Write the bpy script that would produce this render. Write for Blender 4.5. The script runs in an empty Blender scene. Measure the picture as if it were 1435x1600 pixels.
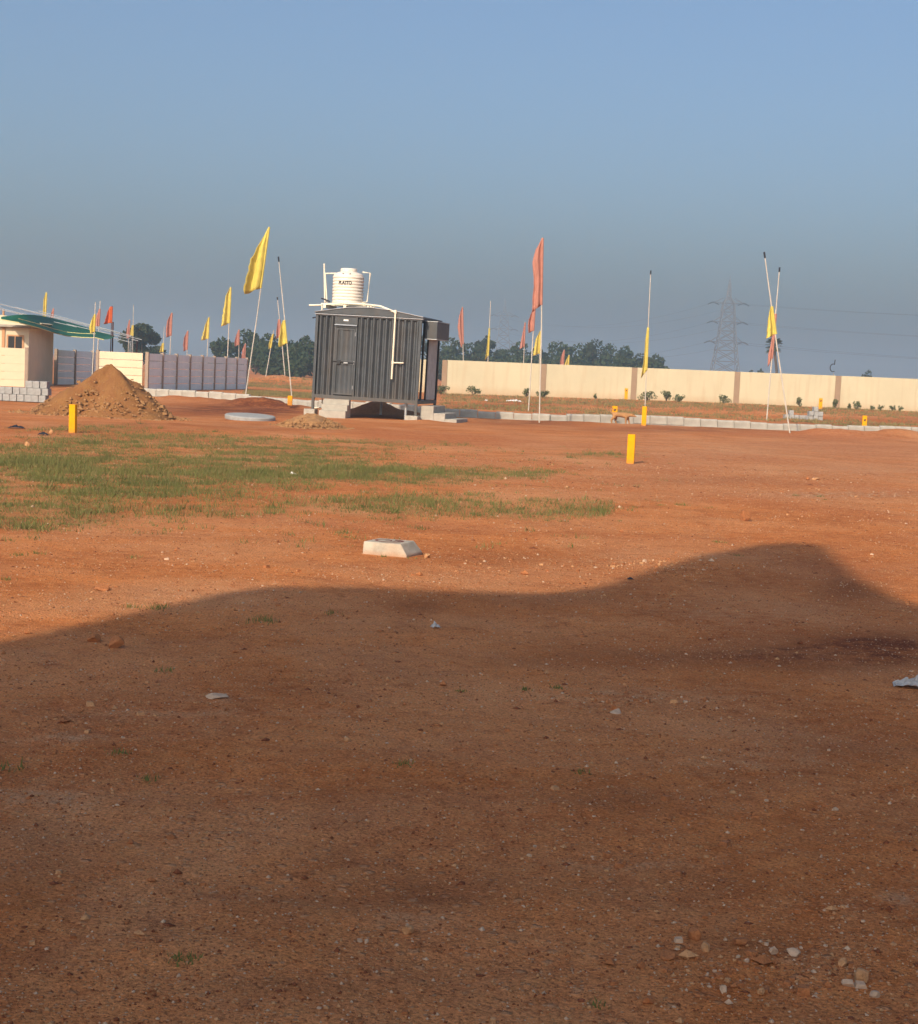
import bpy, bmesh, math, random
import numpy as np
from mathutils import Vector, Matrix, Quaternion

R = math.radians
scene = bpy.context.scene
col = scene.collection

# ------------------------------------------------------------------ camera
F, CAMH, ROLL = 2500.0, 1.45, R(2.6)          # focal length in photo pixels, eye height, roll
PITCH = math.atan(219.8 / F)
cr, sr, cp, sp = math.cos(ROLL), math.sin(ROLL), math.cos(PITCH), math.sin(PITCH)
RW, UW, FW = Vector((1, 0, 0)), Vector((0, sp, cp)), Vector((0, cp, -sp))
CU, CV = RW * cr + UW * sr, UW * cr - RW * sr
cam_d = bpy.data.cameras.new('camera')
cam = bpy.data.objects.new('camera', cam_d)
col.objects.link(cam)
cam_d.sensor_fit = 'VERTICAL'
cam_d.sensor_height = 36.0
cam_d.lens = F / 1600.0 * 36.0
cam_d.clip_start = 0.1
cam_d.clip_end = 9000
m = Matrix((CU, CV, -FW)).transposed().to_4x4()
m.translation = Vector((0, 0, CAMH))
cam.matrix_world = m
scene.camera = cam

# ------------------------------------------------------------------ light
SUN_AZ, SUN_EL = R(22), R(30)                 # shadows run away and to the right
SUN_STRENGTH, SKY_STRENGTH, EXPOSURE = 4.7, 0.140, 0.10
sdir = Vector((math.sin(SUN_AZ) * math.cos(SUN_EL), math.cos(SUN_AZ) * math.cos(SUN_EL), -math.sin(SUN_EL)))
sun_d = bpy.data.lights.new('sun', 'SUN')
sun_d.energy = SUN_STRENGTH
sun_d.angle = R(0.53)
sun_d.color = (1.0, 0.83, 0.62)
sun = bpy.data.objects.new('sun', sun_d)
col.objects.link(sun)
sun.rotation_euler = sdir.to_track_quat('-Z', 'Y').to_euler()
sun.location = (-40, -60, 60)

world = bpy.data.worlds.new('World')
scene.world = world
world.use_nodes = True
wn, wl = world.node_tree.nodes, world.node_tree.links
wn.clear()
wo = wn.new('ShaderNodeOutputWorld')
bg = wn.new('ShaderNodeBackground')
sky = wn.new('ShaderNodeTexSky')
sky.sky_type = 'NISHITA'
sky.sun_disc = False
sky.sun_elevation = SUN_EL
sky.sun_rotation = math.pi + SUN_AZ
sky.altitude = 400
sky.air_density = 1.0
sky.dust_density = 6.0
sky.ozone_density = 3.8
wl.new(sky.outputs[0], bg.inputs[0])
bg.inputs[1].default_value = SKY_STRENGTH
wl.new(bg.outputs[0], wo.inputs[0])

scene.view_settings.view_transform = 'Standard'
scene.view_settings.look = 'None'
scene.view_settings.gamma = 1
scene.view_settings.use_curve_mapping = False
scene.view_settings.exposure = EXPOSURE
scene.render.engine = 'CYCLES'
cy = scene.cycles
cy.use_denoising = True
cy.max_bounces = 6
cy.diffuse_bounces = 3
cy.glossy_bounces = 2
cy.transmission_bounces = 4
cy.volume_bounces = 1
cy.adaptive_threshold = 0.02
cy.transparent_max_bounces = 8
cy.caustics_reflective = cy.caustics_refractive = False

# ------------------------------------------------------------------ helpers: photo pixel <-> place
def ray(px, py):
    u, v = px - 717.5, 800 - py
    u2, v2 = u * cr - v * sr, u * sr + v * cr
    return RW * u2 + UW * v2 + FW * F
def G(px, py, z=0.0):                         # the ground point seen at that pixel
    d = ray(px, py)
    return Vector((0, 0, CAMH)) + d * ((z - CAMH) / d.z)
def at(px, py, Y):                            # the point at depth Y seen at that pixel
    d = ray(px, py)
    return Vector((0, 0, CAMH)) + d * (Y / d.y)
def proj(x, y, z):                            # numpy: place -> photo pixel
    z = z - CAMH
    b, c = y * UW.y + z * UW.z, y * FW.y + z * FW.z
    u2, v2 = F * x / c, F * b / c
    return 717.5 + u2 * cr + v2 * sr, 800 - (v2 * cr - u2 * sr)
def hor(px):
    return 580 + (px - 717.5) * math.tan(ROLL)
def foot(px, Y):                              # the ground point below pixel column px at depth Y
    return G(px, hor(px) + F * CAMH / Y)

# ------------------------------------------------------------------ helpers: noise
def _hash(ix, iy, seed):
    h = (ix.astype(np.int64) * 374761393 + iy.astype(np.int64) * 668265263 + seed * 974711) & 0x7fffffff
    h = ((h ^ (h >> 13)) * 1274126177) & 0x7fffffff
    return ((h ^ (h >> 16)) & 0xffff) / 65535.0
def vnoise(x, y, seed=0):
    ix, iy = np.floor(x), np.floor(y)
    fx, fy = x - ix, y - iy
    fx, fy = fx * fx * (3 - 2 * fx), fy * fy * (3 - 2 * fy)
    a, b = _hash(ix, iy, seed), _hash(ix + 1, iy, seed)
    c, d = _hash(ix, iy + 1, seed), _hash(ix + 1, iy + 1, seed)
    return (a * (1 - fx) + b * fx) * (1 - fy) + (c * (1 - fx) + d * fx) * fy
def fbm(x, y, seed=0, octs=4):
    s, a, t = 0, 1.0, 0
    for o in range(octs):
        s = s + a * vnoise(x * 2 ** o + 17.3 * o, y * 2 ** o - 9.1 * o, seed + o)
        t += a
        a *= 0.5
    return s / t - 0.5

# ------------------------------------------------------------------ helpers: meshes, objects, materials
class MB:
    def __init__(self):
        self.v, self.f, self.mi = [], [], []
    def add(self, vs, fs, mi=0):
        o = len(self.v)
        self.v += [tuple(p) for p in vs]
        self.f += [tuple(i + o for i in f) for f in fs]
        self.mi += [mi] * len(fs)
        return self
    def box(self, x0, x1, y0, y1, z0, z1, M=None, mi=0):
        vs = [Vector((x, y, z)) for z in (z0, z1) for x, y in ((x0, y0), (x1, y0), (x1, y1), (x0, y1))]
        if M is not None: vs = [M @ p for p in vs]
        return self.add(vs, [(3, 2, 1, 0), (4, 5, 6, 7), (0, 1, 5, 4), (1, 2, 6, 5), (2, 3, 7, 6), (3, 0, 4, 7)], mi)
    def prism(self, poly, axis, a, b, M=None, mi=0):     # poly in the two other axes, extruded a..b
        n = len(poly)
        def mk(p, t):
            return Vector({'x': (t, p[0], p[1]), 'y': (p[0], t, p[1]), 'z': (p[0], p[1], t)}[axis])
        vs = [mk(p, a) for p in poly] + [mk(p, b) for p in poly]
        if M is not None: vs = [M @ p for p in vs]
        fs = [tuple(range(n)), tuple(range(2 * n - 1, n - 1, -1))] + [(i, n + i, n + (i + 1) % n, (i + 1) % n) for i in range(n)]
        return self.add(vs, fs, mi)
    def tube(self, pts, r, n=8, mi=0):
        pts = [Vector(p) for p in pts]
        rs = r if isinstance(r, (list, tuple)) else [r] * len(pts)
        vs, fs = [], []
        for i, p in enumerate(pts):
            t = (pts[min(i + 1, len(pts) - 1)] - pts[max(i - 1, 0)]).normalized()
            a = t.cross(Vector((0, 0, 1)))
            if a.length < 0.05: a = t.cross(Vector((0, 1, 0)))
            a.normalize(); b = t.cross(a)
            for k in range(n):
                q = 2 * math.pi * k / n
                vs.append(p + (a * math.cos(q) + b * math.sin(q)) * rs[i])
        for i in range(len(pts) - 1):
            for k in range(n):
                fs.append((i * n + k, i * n + (k + 1) % n, (i + 1) * n + (k + 1) % n, (i + 1) * n + k))
        fs += [tuple(range(n - 1, -1, -1)), tuple(range((len(pts) - 1) * n, len(pts) * n))]
        return self.add(vs, fs, mi)
    def lathe(self, prof, n=32, c=(0, 0), mi=0):
        vs = [(c[0] + r * math.cos(2 * math.pi * k / n), c[1] + r * math.sin(2 * math.pi * k / n), z) for r, z in prof for k in range(n)]
        fs = [(i * n + k, i * n + (k + 1) % n, (i + 1) * n + (k + 1) % n, (i + 1) * n + k) for i in range(len(prof) - 1) for k in range(n)]
        fs += [tuple(range(n - 1, -1, -1)), tuple(range((len(prof) - 1) * n, len(prof) * n))]
        return self.add(vs, fs, mi)
    def build(self, name, mats, parent=None, smooth=False, bevel=0.0):
        me = bpy.data.meshes.new(name)
        me.from_pydata(self.v, [], self.f)
        for mt in (mats if isinstance(mats, (list, tuple)) else [mats]):
            me.materials.append(mt)
        if any(self.mi): me.polygons.foreach_set('material_index', self.mi)
        if smooth: me.polygons.foreach_set('use_smooth', [True] * len(me.polygons))
        me.update()
        o = bpy.data.objects.new(name, me)
        col.objects.link(o)
        if parent: o.parent = parent
        if bevel:
            b = o.modifiers.new('bevel', 'BEVEL')
            b.width, b.segments, b.limit_method = bevel, 2, 'ANGLE'
        return o
def tag(o, label, cat, group=None):
    o['label'], o['category'] = label, cat
    if group: o['group'] = group
    return o
def empty(name, loc=(0, 0, 0), rz=0.0):
    o = bpy.data.objects.new(name, None)
    o.empty_display_size = 0.2
    col.objects.link(o)
    o.location, o.rotation_euler = loc, (0, 0, rz)
    return o
def thing(name, label, cat, loc=(0, 0, 0), rz=0.0, group=None):
    return tag(empty(name, loc, rz), label, cat, group)
def share(o, parent, loc=(0, 0, 0), rot=(0, 0, 0), scale=(1, 1, 1)):
    c = o.copy(); col.objects.link(c); c.parent = parent
    c.location, c.rotation_euler, c.scale = loc, rot, scale
    return c

def mat(name, c, rough=0.8, var=0.15, scale=6.0, bump=0.0, bscale=60.0, metal=0.0, c2=None, spec=0.3, sheen=0.0, trans=0.0):
    mt = bpy.data.materials.new(name)
    mt.use_nodes = True
    nt = mt.node_tree; N, L = nt.nodes, nt.links
    b = N['Principled BSDF']
    b.inputs['Roughness'].default_value = rough
    b.inputs['Metallic'].default_value = metal
    b.inputs['Specular IOR Level'].default_value = spec
    tcn = N.new('ShaderNodeTexCoord')
    nz = N.new('ShaderNodeTexNoise')
    nz.inputs['Scale'].default_value = scale
    nz.inputs['Detail'].default_value = 6
    nz.inputs['Roughness'].default_value = 0.65
    L.new(tcn.outputs['Object'], nz.inputs['Vector'])
    rp = N.new('ShaderNodeValToRGB')
    lo = [x * (1 - var) for x in c] if c2 is None else list(c2)
    hi = [min(1, x * (1 + var)) for x in c] if c2 is None else list(c)
    rp.color_ramp.elements[0].position, rp.color_ramp.elements[0].color = 0.3, lo + [1]
    rp.color_ramp.elements[1].position, rp.color_ramp.elements[1].color = 0.7, hi + [1]
    L.new(nz.outputs['Fac'], rp.inputs[0])
    L.new(rp.outputs[0], b.inputs['Base Color'])
    if bump:
        n2 = N.new('ShaderNodeTexNoise')
        n2.inputs['Scale'].default_value = bscale
        n2.inputs['Detail'].default_value = 5
        L.new(tcn.outputs['Object'], n2.inputs['Vector'])
        bp = N.new('ShaderNodeBump')
        bp.inputs['Strength'].default_value = min(1, bump)
        bp.inputs['Distance'].default_value = 0.02
        L.new(n2.outputs['Fac'], bp.inputs['Height'])
        L.new(bp.outputs[0], b.inputs['Normal'])
    if trans:                                  # thin cloth or leaf: some light comes through
        out = N['Material Output']
        tr = N.new('ShaderNodeBsdfTranslucent')
        L.new(rp.outputs[0], tr.inputs[0])
        mx = N.new('ShaderNodeMixShader')
        mx.inputs[0].default_value = trans
        L.new(b.outputs[0], mx.inputs[1]); L.new(tr.outputs[0], mx.inputs[2])
        L.new(mx.outputs[0], out.inputs[0])
    return mt

def dirt(mt, c, z0, z1, amt=.7):               # soil splashed up a wall foot, broken up by noise
    N, L = mt.node_tree.nodes, mt.node_tree.links
    b = N['Principled BSDF']; src = b.inputs['Base Color'].links[0].from_socket
    tcn = N.new('ShaderNodeTexCoord'); sx = N.new('ShaderNodeSeparateXYZ'); L.new(tcn.outputs['Object'], sx.inputs[0])
    nz = N.new('ShaderNodeTexNoise'); nz.inputs['Scale'].default_value = 1.3; nz.inputs['Detail'].default_value = 8; nz.inputs['Roughness'].default_value = .7
    L.new(tcn.outputs['Object'], nz.inputs['Vector'])
    ad = N.new('ShaderNodeMath'); ad.operation = 'MULTIPLY_ADD'; L.new(nz.outputs['Fac'], ad.inputs[0]); ad.inputs[1].default_value = -1.1 * (z1 - z0); L.new(sx.outputs['Z'], ad.inputs[2])
    mr = N.new('ShaderNodeMapRange'); L.new(ad.outputs[0], mr.inputs[0])
    mr.inputs[1].default_value = z0 - .5 * (z1 - z0); mr.inputs[2].default_value = z1 - .5 * (z1 - z0); mr.inputs[3].default_value = amt; mr.inputs[4].default_value = 0.0
    mx = N.new('ShaderNodeMixRGB'); L.new(mr.outputs[0], mx.inputs[0]); L.new(src, mx.inputs[1]); mx.inputs[2].default_value = (*c, 1)
    mp = N.new('ShaderNodeMapping'); mp.inputs['Scale'].default_value = (2.2, 2.2, .22); L.new(tcn.outputs['Object'], mp.inputs[0])
    ns = N.new('ShaderNodeTexNoise'); ns.inputs['Scale'].default_value = 1.6; ns.inputs['Detail'].default_value = 6; L.new(mp.outputs[0], ns.inputs['Vector'])
    rs = N.new('ShaderNodeMapRange'); L.new(ns.outputs['Fac'], rs.inputs[0])
    rs.inputs[1].default_value, rs.inputs[2].default_value, rs.inputs[3].default_value, rs.inputs[4].default_value = .50, .72, 0.0, .30
    m2 = N.new('ShaderNodeMixRGB'); L.new(rs.outputs[0], m2.inputs[0]); L.new(mx.outputs[0], m2.inputs[1]); m2.inputs[2].default_value = (*c, 1)
    L.new(m2.outputs[0], b.inputs['Base Color'])
    return mt
M = {}
M['plaster'] = dirt(mat('cream_plaster', (0.505, 0.45, 0.305), 0.9, 0.09, 0.35, 0.15, 30), (.40, .25, .13), .05, .6, .55)
M['tan_pillar'] = mat('tan_plaster', (0.29, 0.20, 0.13), 0.9, 0.08, 2, 0.1, 30)
M['precast'] = mat('precast_concrete_cream', (0.68, 0.56, 0.39), 0.9, 0.05, 1.5, 0.12, 40)
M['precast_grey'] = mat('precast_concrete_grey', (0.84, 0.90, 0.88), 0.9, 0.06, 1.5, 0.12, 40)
M['precast_pillar'] = mat('precast_pillar', (0.33, 0.25, 0.19), 0.9, 0.1, 3, 0.1, 40)
M['concrete'] = mat('concrete', (0.38, 0.345, 0.29), 0.92, 0.16, 5, 0.35, 50)
M['kerbstone'] = mat('kerb_concrete', (0.38, 0.35, 0.30), 0.92, 0.26, 2.5, 0.3, 40)
M['slab'] = dirt(mat('cast_slab', (0.43, 0.375, 0.295), 0.9, 0.25, 9, 0.3, 90), (.42, .19, .08), .0, .05, .7)
M['block'] = mat('grey_block', (0.33, 0.33, 0.32), 0.95, 0.15, 9, 0.5, 80)
M['steel'] = dirt(mat('dark_grey_paint', (0.062, 0.070, 0.080), 0.5, 0.22, 2.2, 0.12, 9, spec=0.4, c2=(0.040, 0.043, 0.045)), (.13, .095, .065), .02, .30, .35)
M['steel_black'] = mat('black_paint', (0.025, 0.025, 0.028), 0.45, 0.2, 4)
M['galv'] = mat('galvanised_steel', (0.42, 0.43, 0.44), 0.4, 0.12, 6, metal=0.6)
M['pvc'] = mat('cream_pvc', (0.80, 0.72, 0.56), 0.45, 0.06, 6, spec=0.4)
M['tank'] = mat('white_polyethylene', (0.74, 0.67, 0.57), 0.5, 0.05, 3, spec=0.4)
M['ink'] = mat('black_ink', (0.02, 0.02, 0.025), 0.7, 0.1)
M['redink'] = mat('dark_red_paint', (0.19, 0.045, 0.03), 0.8, 0.25, 40)
M['white'] = mat('white_label', (0.80, 0.80, 0.77), 0.6, 0.05)
M['yellow_post'] = dirt(mat('yellow_paint', (0.76, 0.345, 0.001), 0.7, 0.10, 8, 0.15, 60, spec=.08), (.45, .19, .05), .0, .10, .75)
M['yellow_side'] = M['yellow_post']
M['emblem'] = mat('brown_emblem', (0.16, 0.08, 0.02), 0.7, 0.2, 30)
M['flag_yellow'] = mat('yellow_cloth', (0.74, 0.61, 0.13), 0.85, 0.14, 4, 0.1, 30, trans=0.25)
M['flag_red'] = mat('faded_red_cloth', (0.57, 0.26, 0.195), 0.85, 0.12, 5, 0.1, 30, trans=0.3)
M['flag_orange'] = mat('orange_red_cloth', (0.72, 0.15, 0.05), 0.85, 0.1, 5, 0.1, 30, trans=0.3)
M['pole'] = mat('white_pole', (0.50, 0.46, 0.40), 0.6, 0.15, 2)
M['pole_dark'] = mat('dark_red_pole', (0.09, 0.035, 0.03), 0.6, 0.15, 2)
M['tarp'] = mat('green_tarpaulin', (0.010, 0.105, 0.055), 0.6, 0.2, 1.5, 0.2, 12)
M['hem'] = mat('yellow_hem', (0.62, 0.55, 0.25), 0.7, 0.1)
M['house'] = mat('house_plaster', (0.62, 0.53, 0.38), 0.9, 0.06, 1.5, 0.1, 30)
M['house_trim'] = mat('orange_trim', (0.50, 0.27, 0.14), 0.9, 0.08, 3)
M['glass_dark'] = mat('dark_window', (0.02, 0.018, 0.018), 0.15, 0.1, spec=0.5)
M['heap'] = mat('heap_soil', (0.255, 0.125, 0.040), 0.95, 0.3, 4, 0.9, 22, c2=(0.20, 0.080, 0.028))
M['rubble'] = mat('tan_rubble', (0.35, 0.195, 0.082), 0.95, 0.25, 9, 0.5, 40, c2=(0.27, 0.135, 0.058))
M['stone_brown'] = mat('brown_stone', (0.36, 0.135, 0.05), 0.95, 0.25, 25, 0.7, 60)
M['stone_dark'] = mat('dark_clod', (0.20, 0.062, 0.025), 0.97, 0.25, 25, 0.6, 60)
M['stone_tan'] = mat('tan_stone', (0.48, 0.25, 0.115), 0.95, 0.22, 25, 0.6, 60)
M['stone_white'] = mat('quartz_stone', (0.52, 0.35, 0.23), 0.85, 0.2, 30, 0.4, 60)
M['leaf'] = mat('tree_leaf', (0.050, 0.075, 0.024), 0.7, 0.3, 0.35, c2=(0.026, 0.042, 0.016), trans=0.2)
M['leaf_dark'] = mat('dark_leaf', (0.045, 0.062, 0.026), 0.7, 0.3, 0.35, c2=(0.020, 0.032, 0.014), trans=0.2)
M['shrub_leaf'] = mat('shrub_leaf', (0.20, 0.22, 0.10), 0.7, 0.3, 2.0, c2=(0.07, 0.09, 0.035), trans=0.25)
M['bark'] = mat('bark', (0.09, 0.065, 0.045), 0.95, 0.25, 3, 0.4, 12)
M['grass'] = mat('grass_blade', (0.20, 0.205, 0.058), 0.8, 0.3, 0.7, c2=(0.115, 0.13, 0.036), trans=0.3)
M['dry_grass'] = mat('dry_grass', (0.33, 0.24, 0.10), 0.9, 0.3, 0.4, c2=(0.15, 0.15, 0.055), trans=0.25)
M['pylon'] = mat('pylon_steel', (0.17, 0.18, 0.19), 0.6, 0.1, 0.3, metal=0.3)
M['insulator'] = mat('dark_insulator', (0.02, 0.02, 0.025), 0.5, 0.1)
M['fur'] = mat('tan_fur', (0.36, 0.185, 0.075), 0.9, 0.2, 6, 0.2, 60)
M['bag'] = mat('white_sack', (0.72, 0.68, 0.64), 0.7, 0.15, 4)
M['plastic_grey'] = mat('grey_plastic_sheet', (0.36, 0.34, 0.32), 0.5, 0.25, 30, 0.2, 50, spec=0.5)
M['black_scrap'] = mat('black_rubber', (0.02, 0.02, 0.03), 0.7, 0.2, 10)
M['blocker_wall'] = mat('blocker_render', (0.62, 0.55, 0.45), 0.9, 0.08, 1.0, 0.1, 20)

# ------------------------------------------------------------------ the ground
def near_stretch(step, grow, lim):
    xs = [0.0]
    while xs[-1] < lim:
        xs.append(xs[-1] + max(step, grow * xs[-1]))
    return xs
xp = near_stretch(0.045, 0.017, 120)
while xp[-1] < 2600: xp.append(xp[-1] * 1.22)
X = np.array([-v for v in xp[:0:-1]] + xp)
yp = [2.0]
while yp[-1] < 130: yp.append(yp[-1] + max(0.028, 0.0085 * yp[-1]))
while yp[-1] < 3000: yp.append(yp[-1] * 1.15)
Y = np.array([-400, -150, -60, -30, -15, -8, -4, -2, -0.5, 0.6, 1.3] + yp)

# (px, py at foot, half width m, half depth m, height m): heaped soil along the kerb and under the cabin
BUMPS = []
for px, Yd, rx, ry, h in ((285, 55, 1.6, .8, .17), (345, 54, 1.2, .7, .13), (408, 52.5, .75, .6, .27), (378, 53, .7, .6, .12), (455, 52, 1.0, .6, .12),
                          (575, 48.5, .7, .6, .34), (620, 48.6, .9, .5, .26), (600, 47.2, 1.2, .4, .08),
                          (1330, 49.5, 1.4, .8, .17), (1410, 50.5, 1.6, .8, .15), (1290, 49, .7, .7, .12), (1480, 51, 2, .8, .16),
                          (760, 48.2, 1.6, .4, .07), (900, 49.0, 2.0, .5, .06), (1100, 49.6, 2.6, .5, .08), (665, 44.6, .8, .5, .06),
                          (430, 110, 3.5, 4, .35), (480, 108, 3, 4, .30), (390, 116, 3, 4, .25), (250, 33.5, 1.4, 1.0, .08),
                          (1180, 16.5, 1.2, .5, .03), (60, 1, 1, 1, 0)):
    p = foot(px, Yd)
    BUMPS.append((p.x, p.y, rx, ry, h))
def gh(x, y):
    x, y = np.asarray(x, float), np.asarray(y, float)
    r = np.hypot(x, y)
    fine = np.clip(1.2 - r / 40, 0.0, 1)
    z = 0.050 * fbm(x / 1.1, y / 1.1, 3, 4) * fine + 0.06 * fbm(x / 4.5, y / 4.5, 9, 3)
    z = z + 0.020 * fbm(x / .16, y / .16, 21, 3) * np.clip(1.3 - r / 14, 0, 1)
    # low bank in front of the far wall, growing to the right
    k = np.clip((x - 3) / 14, 0, 1.0)
    s = np.clip((y - 72 - 1.6 * fbm(x / 2.0, y / 9.0, 5, 3)) / 3.0, 0, 1)
    z = z + s * s * (3 - 2 * s) * (0.07 + 0.17 * k) * np.clip((x + 4) / 6, 0, 1)
    # soil banked behind the kerb
    z = z + 0.16 * np.exp(-((y - 56.5 - .12 * x) / 2.2) ** 2) * np.clip((x + 2) / 3, 0, 1) * (1 + fbm(x / 1.5, y / 1.5, 31, 3))
    s = 0
    for bx, by, rx, ry, h in BUMPS:
        s = s + h * np.exp(-np.minimum(60, ((x - bx) / rx) ** 2 + ((y - by) / ry) ** 2))
    z = z + s * (1 + 0.9 * fbm(x / .5, y / .5, 41, 3))
    z = z * np.clip((900 - r) / 300, 0, 1)
    return z
def g1(x, y): return float(gh(x, y))
def on(p, dz=0.0): return Vector((p.x, p.y, g1(p.x, p.y) + dz))

GRASS = [(120, 742, 330, 58, 1.0), (420, 727, 210, 42, 1.0), (250, 735, 260, 40, 1.0), (640, 741, 200, 19, .95), (790, 741, 95, 11, .7),
         (50, 792, 190, 38, .75), (640, 788, 170, 24, .55), (840, 795, 130, 18, .5), (500, 697, 240, 11, .45), (930, 713, 70, 6, .5),
         (930, 796, 34, 15, .75), (250, 690, 260, 14, .6), (330, 790, 200, 22, .5), (30, 820, 90, 10, .6), (780, 800, 140, 14, .35), (150, 672, 120, 8, .35)]
def grass_density(x, y, z=0.0):
    px, py = proj(x, y, z)
    d = np.zeros_like(px)
    for cx, cy_, rx, ry, w in GRASS:
        q = ((px - cx) / rx) ** 2 + ((py - cy_) / ry) ** 2
        d = np.maximum(d, w * np.clip(1.25 - q, 0, 1) ** 1.4)
    return d
def blob(px, py, cx, cy_, rx, ry):
    return np.exp(-(((px - cx) / rx) ** 2 + ((py - cy_) / ry) ** 2))

gx, gy = np.meshgrid(X, Y)
gz = gh(gx, gy)
nx_, ny_ = len(X), len(Y)
co = np.stack([gx, gy, gz], -1).reshape(-1, 3)
i0 = (np.arange(ny_ - 1)[:, None] * nx_ + np.arange(nx_ - 1)[None, :]).ravel()
quads = np.stack([i0, i0 + 1, i0 + nx_ + 1, i0 + nx_], -1)
me = bpy.data.meshes.new('ground')
me.vertices.add(len(co)); me.vertices.foreach_set('co', co.ravel())
me.loops.add(quads.size); me.loops.foreach_set('vertex_index', quads.ravel())
me.polygons.add(len(quads)); me.polygons.foreach_set('loop_start', np.arange(len(quads)) * 4)
me.polygons.foreach_set('use_smooth', np.ones(len(quads), bool))
me.update()
# soil colour that belongs to the place: r = weeds and roots, g = damp dark red earth, b = pale lime dust
ok = (gy > 1.5)
ppx, ppy = proj(gx, np.where(ok, gy, 2.0), 0.0)
n1, n2_ = fbm(gx / .9, gy / .9, 71, 4), fbm(gx / .25, gy / .25, 77, 3)
gr = np.clip(grass_density(gx, np.where(ok, gy, 2.0)) * (1.0 + 1.6 * n1 + 1.4 * n2_) - .1, 0, 1) * ok
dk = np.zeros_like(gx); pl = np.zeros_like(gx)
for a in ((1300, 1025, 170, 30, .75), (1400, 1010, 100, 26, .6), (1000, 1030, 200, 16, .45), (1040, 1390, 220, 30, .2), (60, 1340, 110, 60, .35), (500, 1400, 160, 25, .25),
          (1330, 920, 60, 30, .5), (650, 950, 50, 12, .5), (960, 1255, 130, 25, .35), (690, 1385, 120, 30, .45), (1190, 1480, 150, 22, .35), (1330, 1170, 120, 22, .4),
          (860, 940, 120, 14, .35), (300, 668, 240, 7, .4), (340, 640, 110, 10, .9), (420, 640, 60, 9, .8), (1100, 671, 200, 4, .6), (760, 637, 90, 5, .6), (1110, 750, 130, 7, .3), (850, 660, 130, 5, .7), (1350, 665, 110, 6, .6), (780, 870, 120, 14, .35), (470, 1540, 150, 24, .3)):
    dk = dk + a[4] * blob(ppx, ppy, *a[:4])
for a in ((70, 1245, 100, 18, .7), (100, 1155, 60, 7, .8), (1000, 1090, 160, 12, .5), (1320, 772, 130, 5, 1.0), (1180, 1190, 130, 14, .4), (340, 1098, 40, 6, .8), (940, 658, 90, 3, .9),
          (640, 1430, 60, 14, .5), (1410, 1410, 25, 9, .9), (1000, 1352, 100, 8, .5), (970, 875, 90, 14, .35), (300, 930, 120, 20, .3), (1140, 960, 160, 30, .25), (740, 895, 260, 22, .2),
          (1350, 735, 120, 8, .35), (1130, 735, 420, 40, .45), (1200, 700, 400, 18, .4), (1240, 1495, 40, 7, .5), (520, 1120, 60, 8, .4), (280, 1120, 120, 9, .4)):
    pl = pl + a[4] * blob(ppx, ppy, *a[:4])
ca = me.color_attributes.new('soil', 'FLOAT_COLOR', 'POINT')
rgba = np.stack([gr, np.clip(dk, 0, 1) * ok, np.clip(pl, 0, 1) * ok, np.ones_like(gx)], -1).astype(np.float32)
ca.data.foreach_set('color', rgba.ravel())

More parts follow.
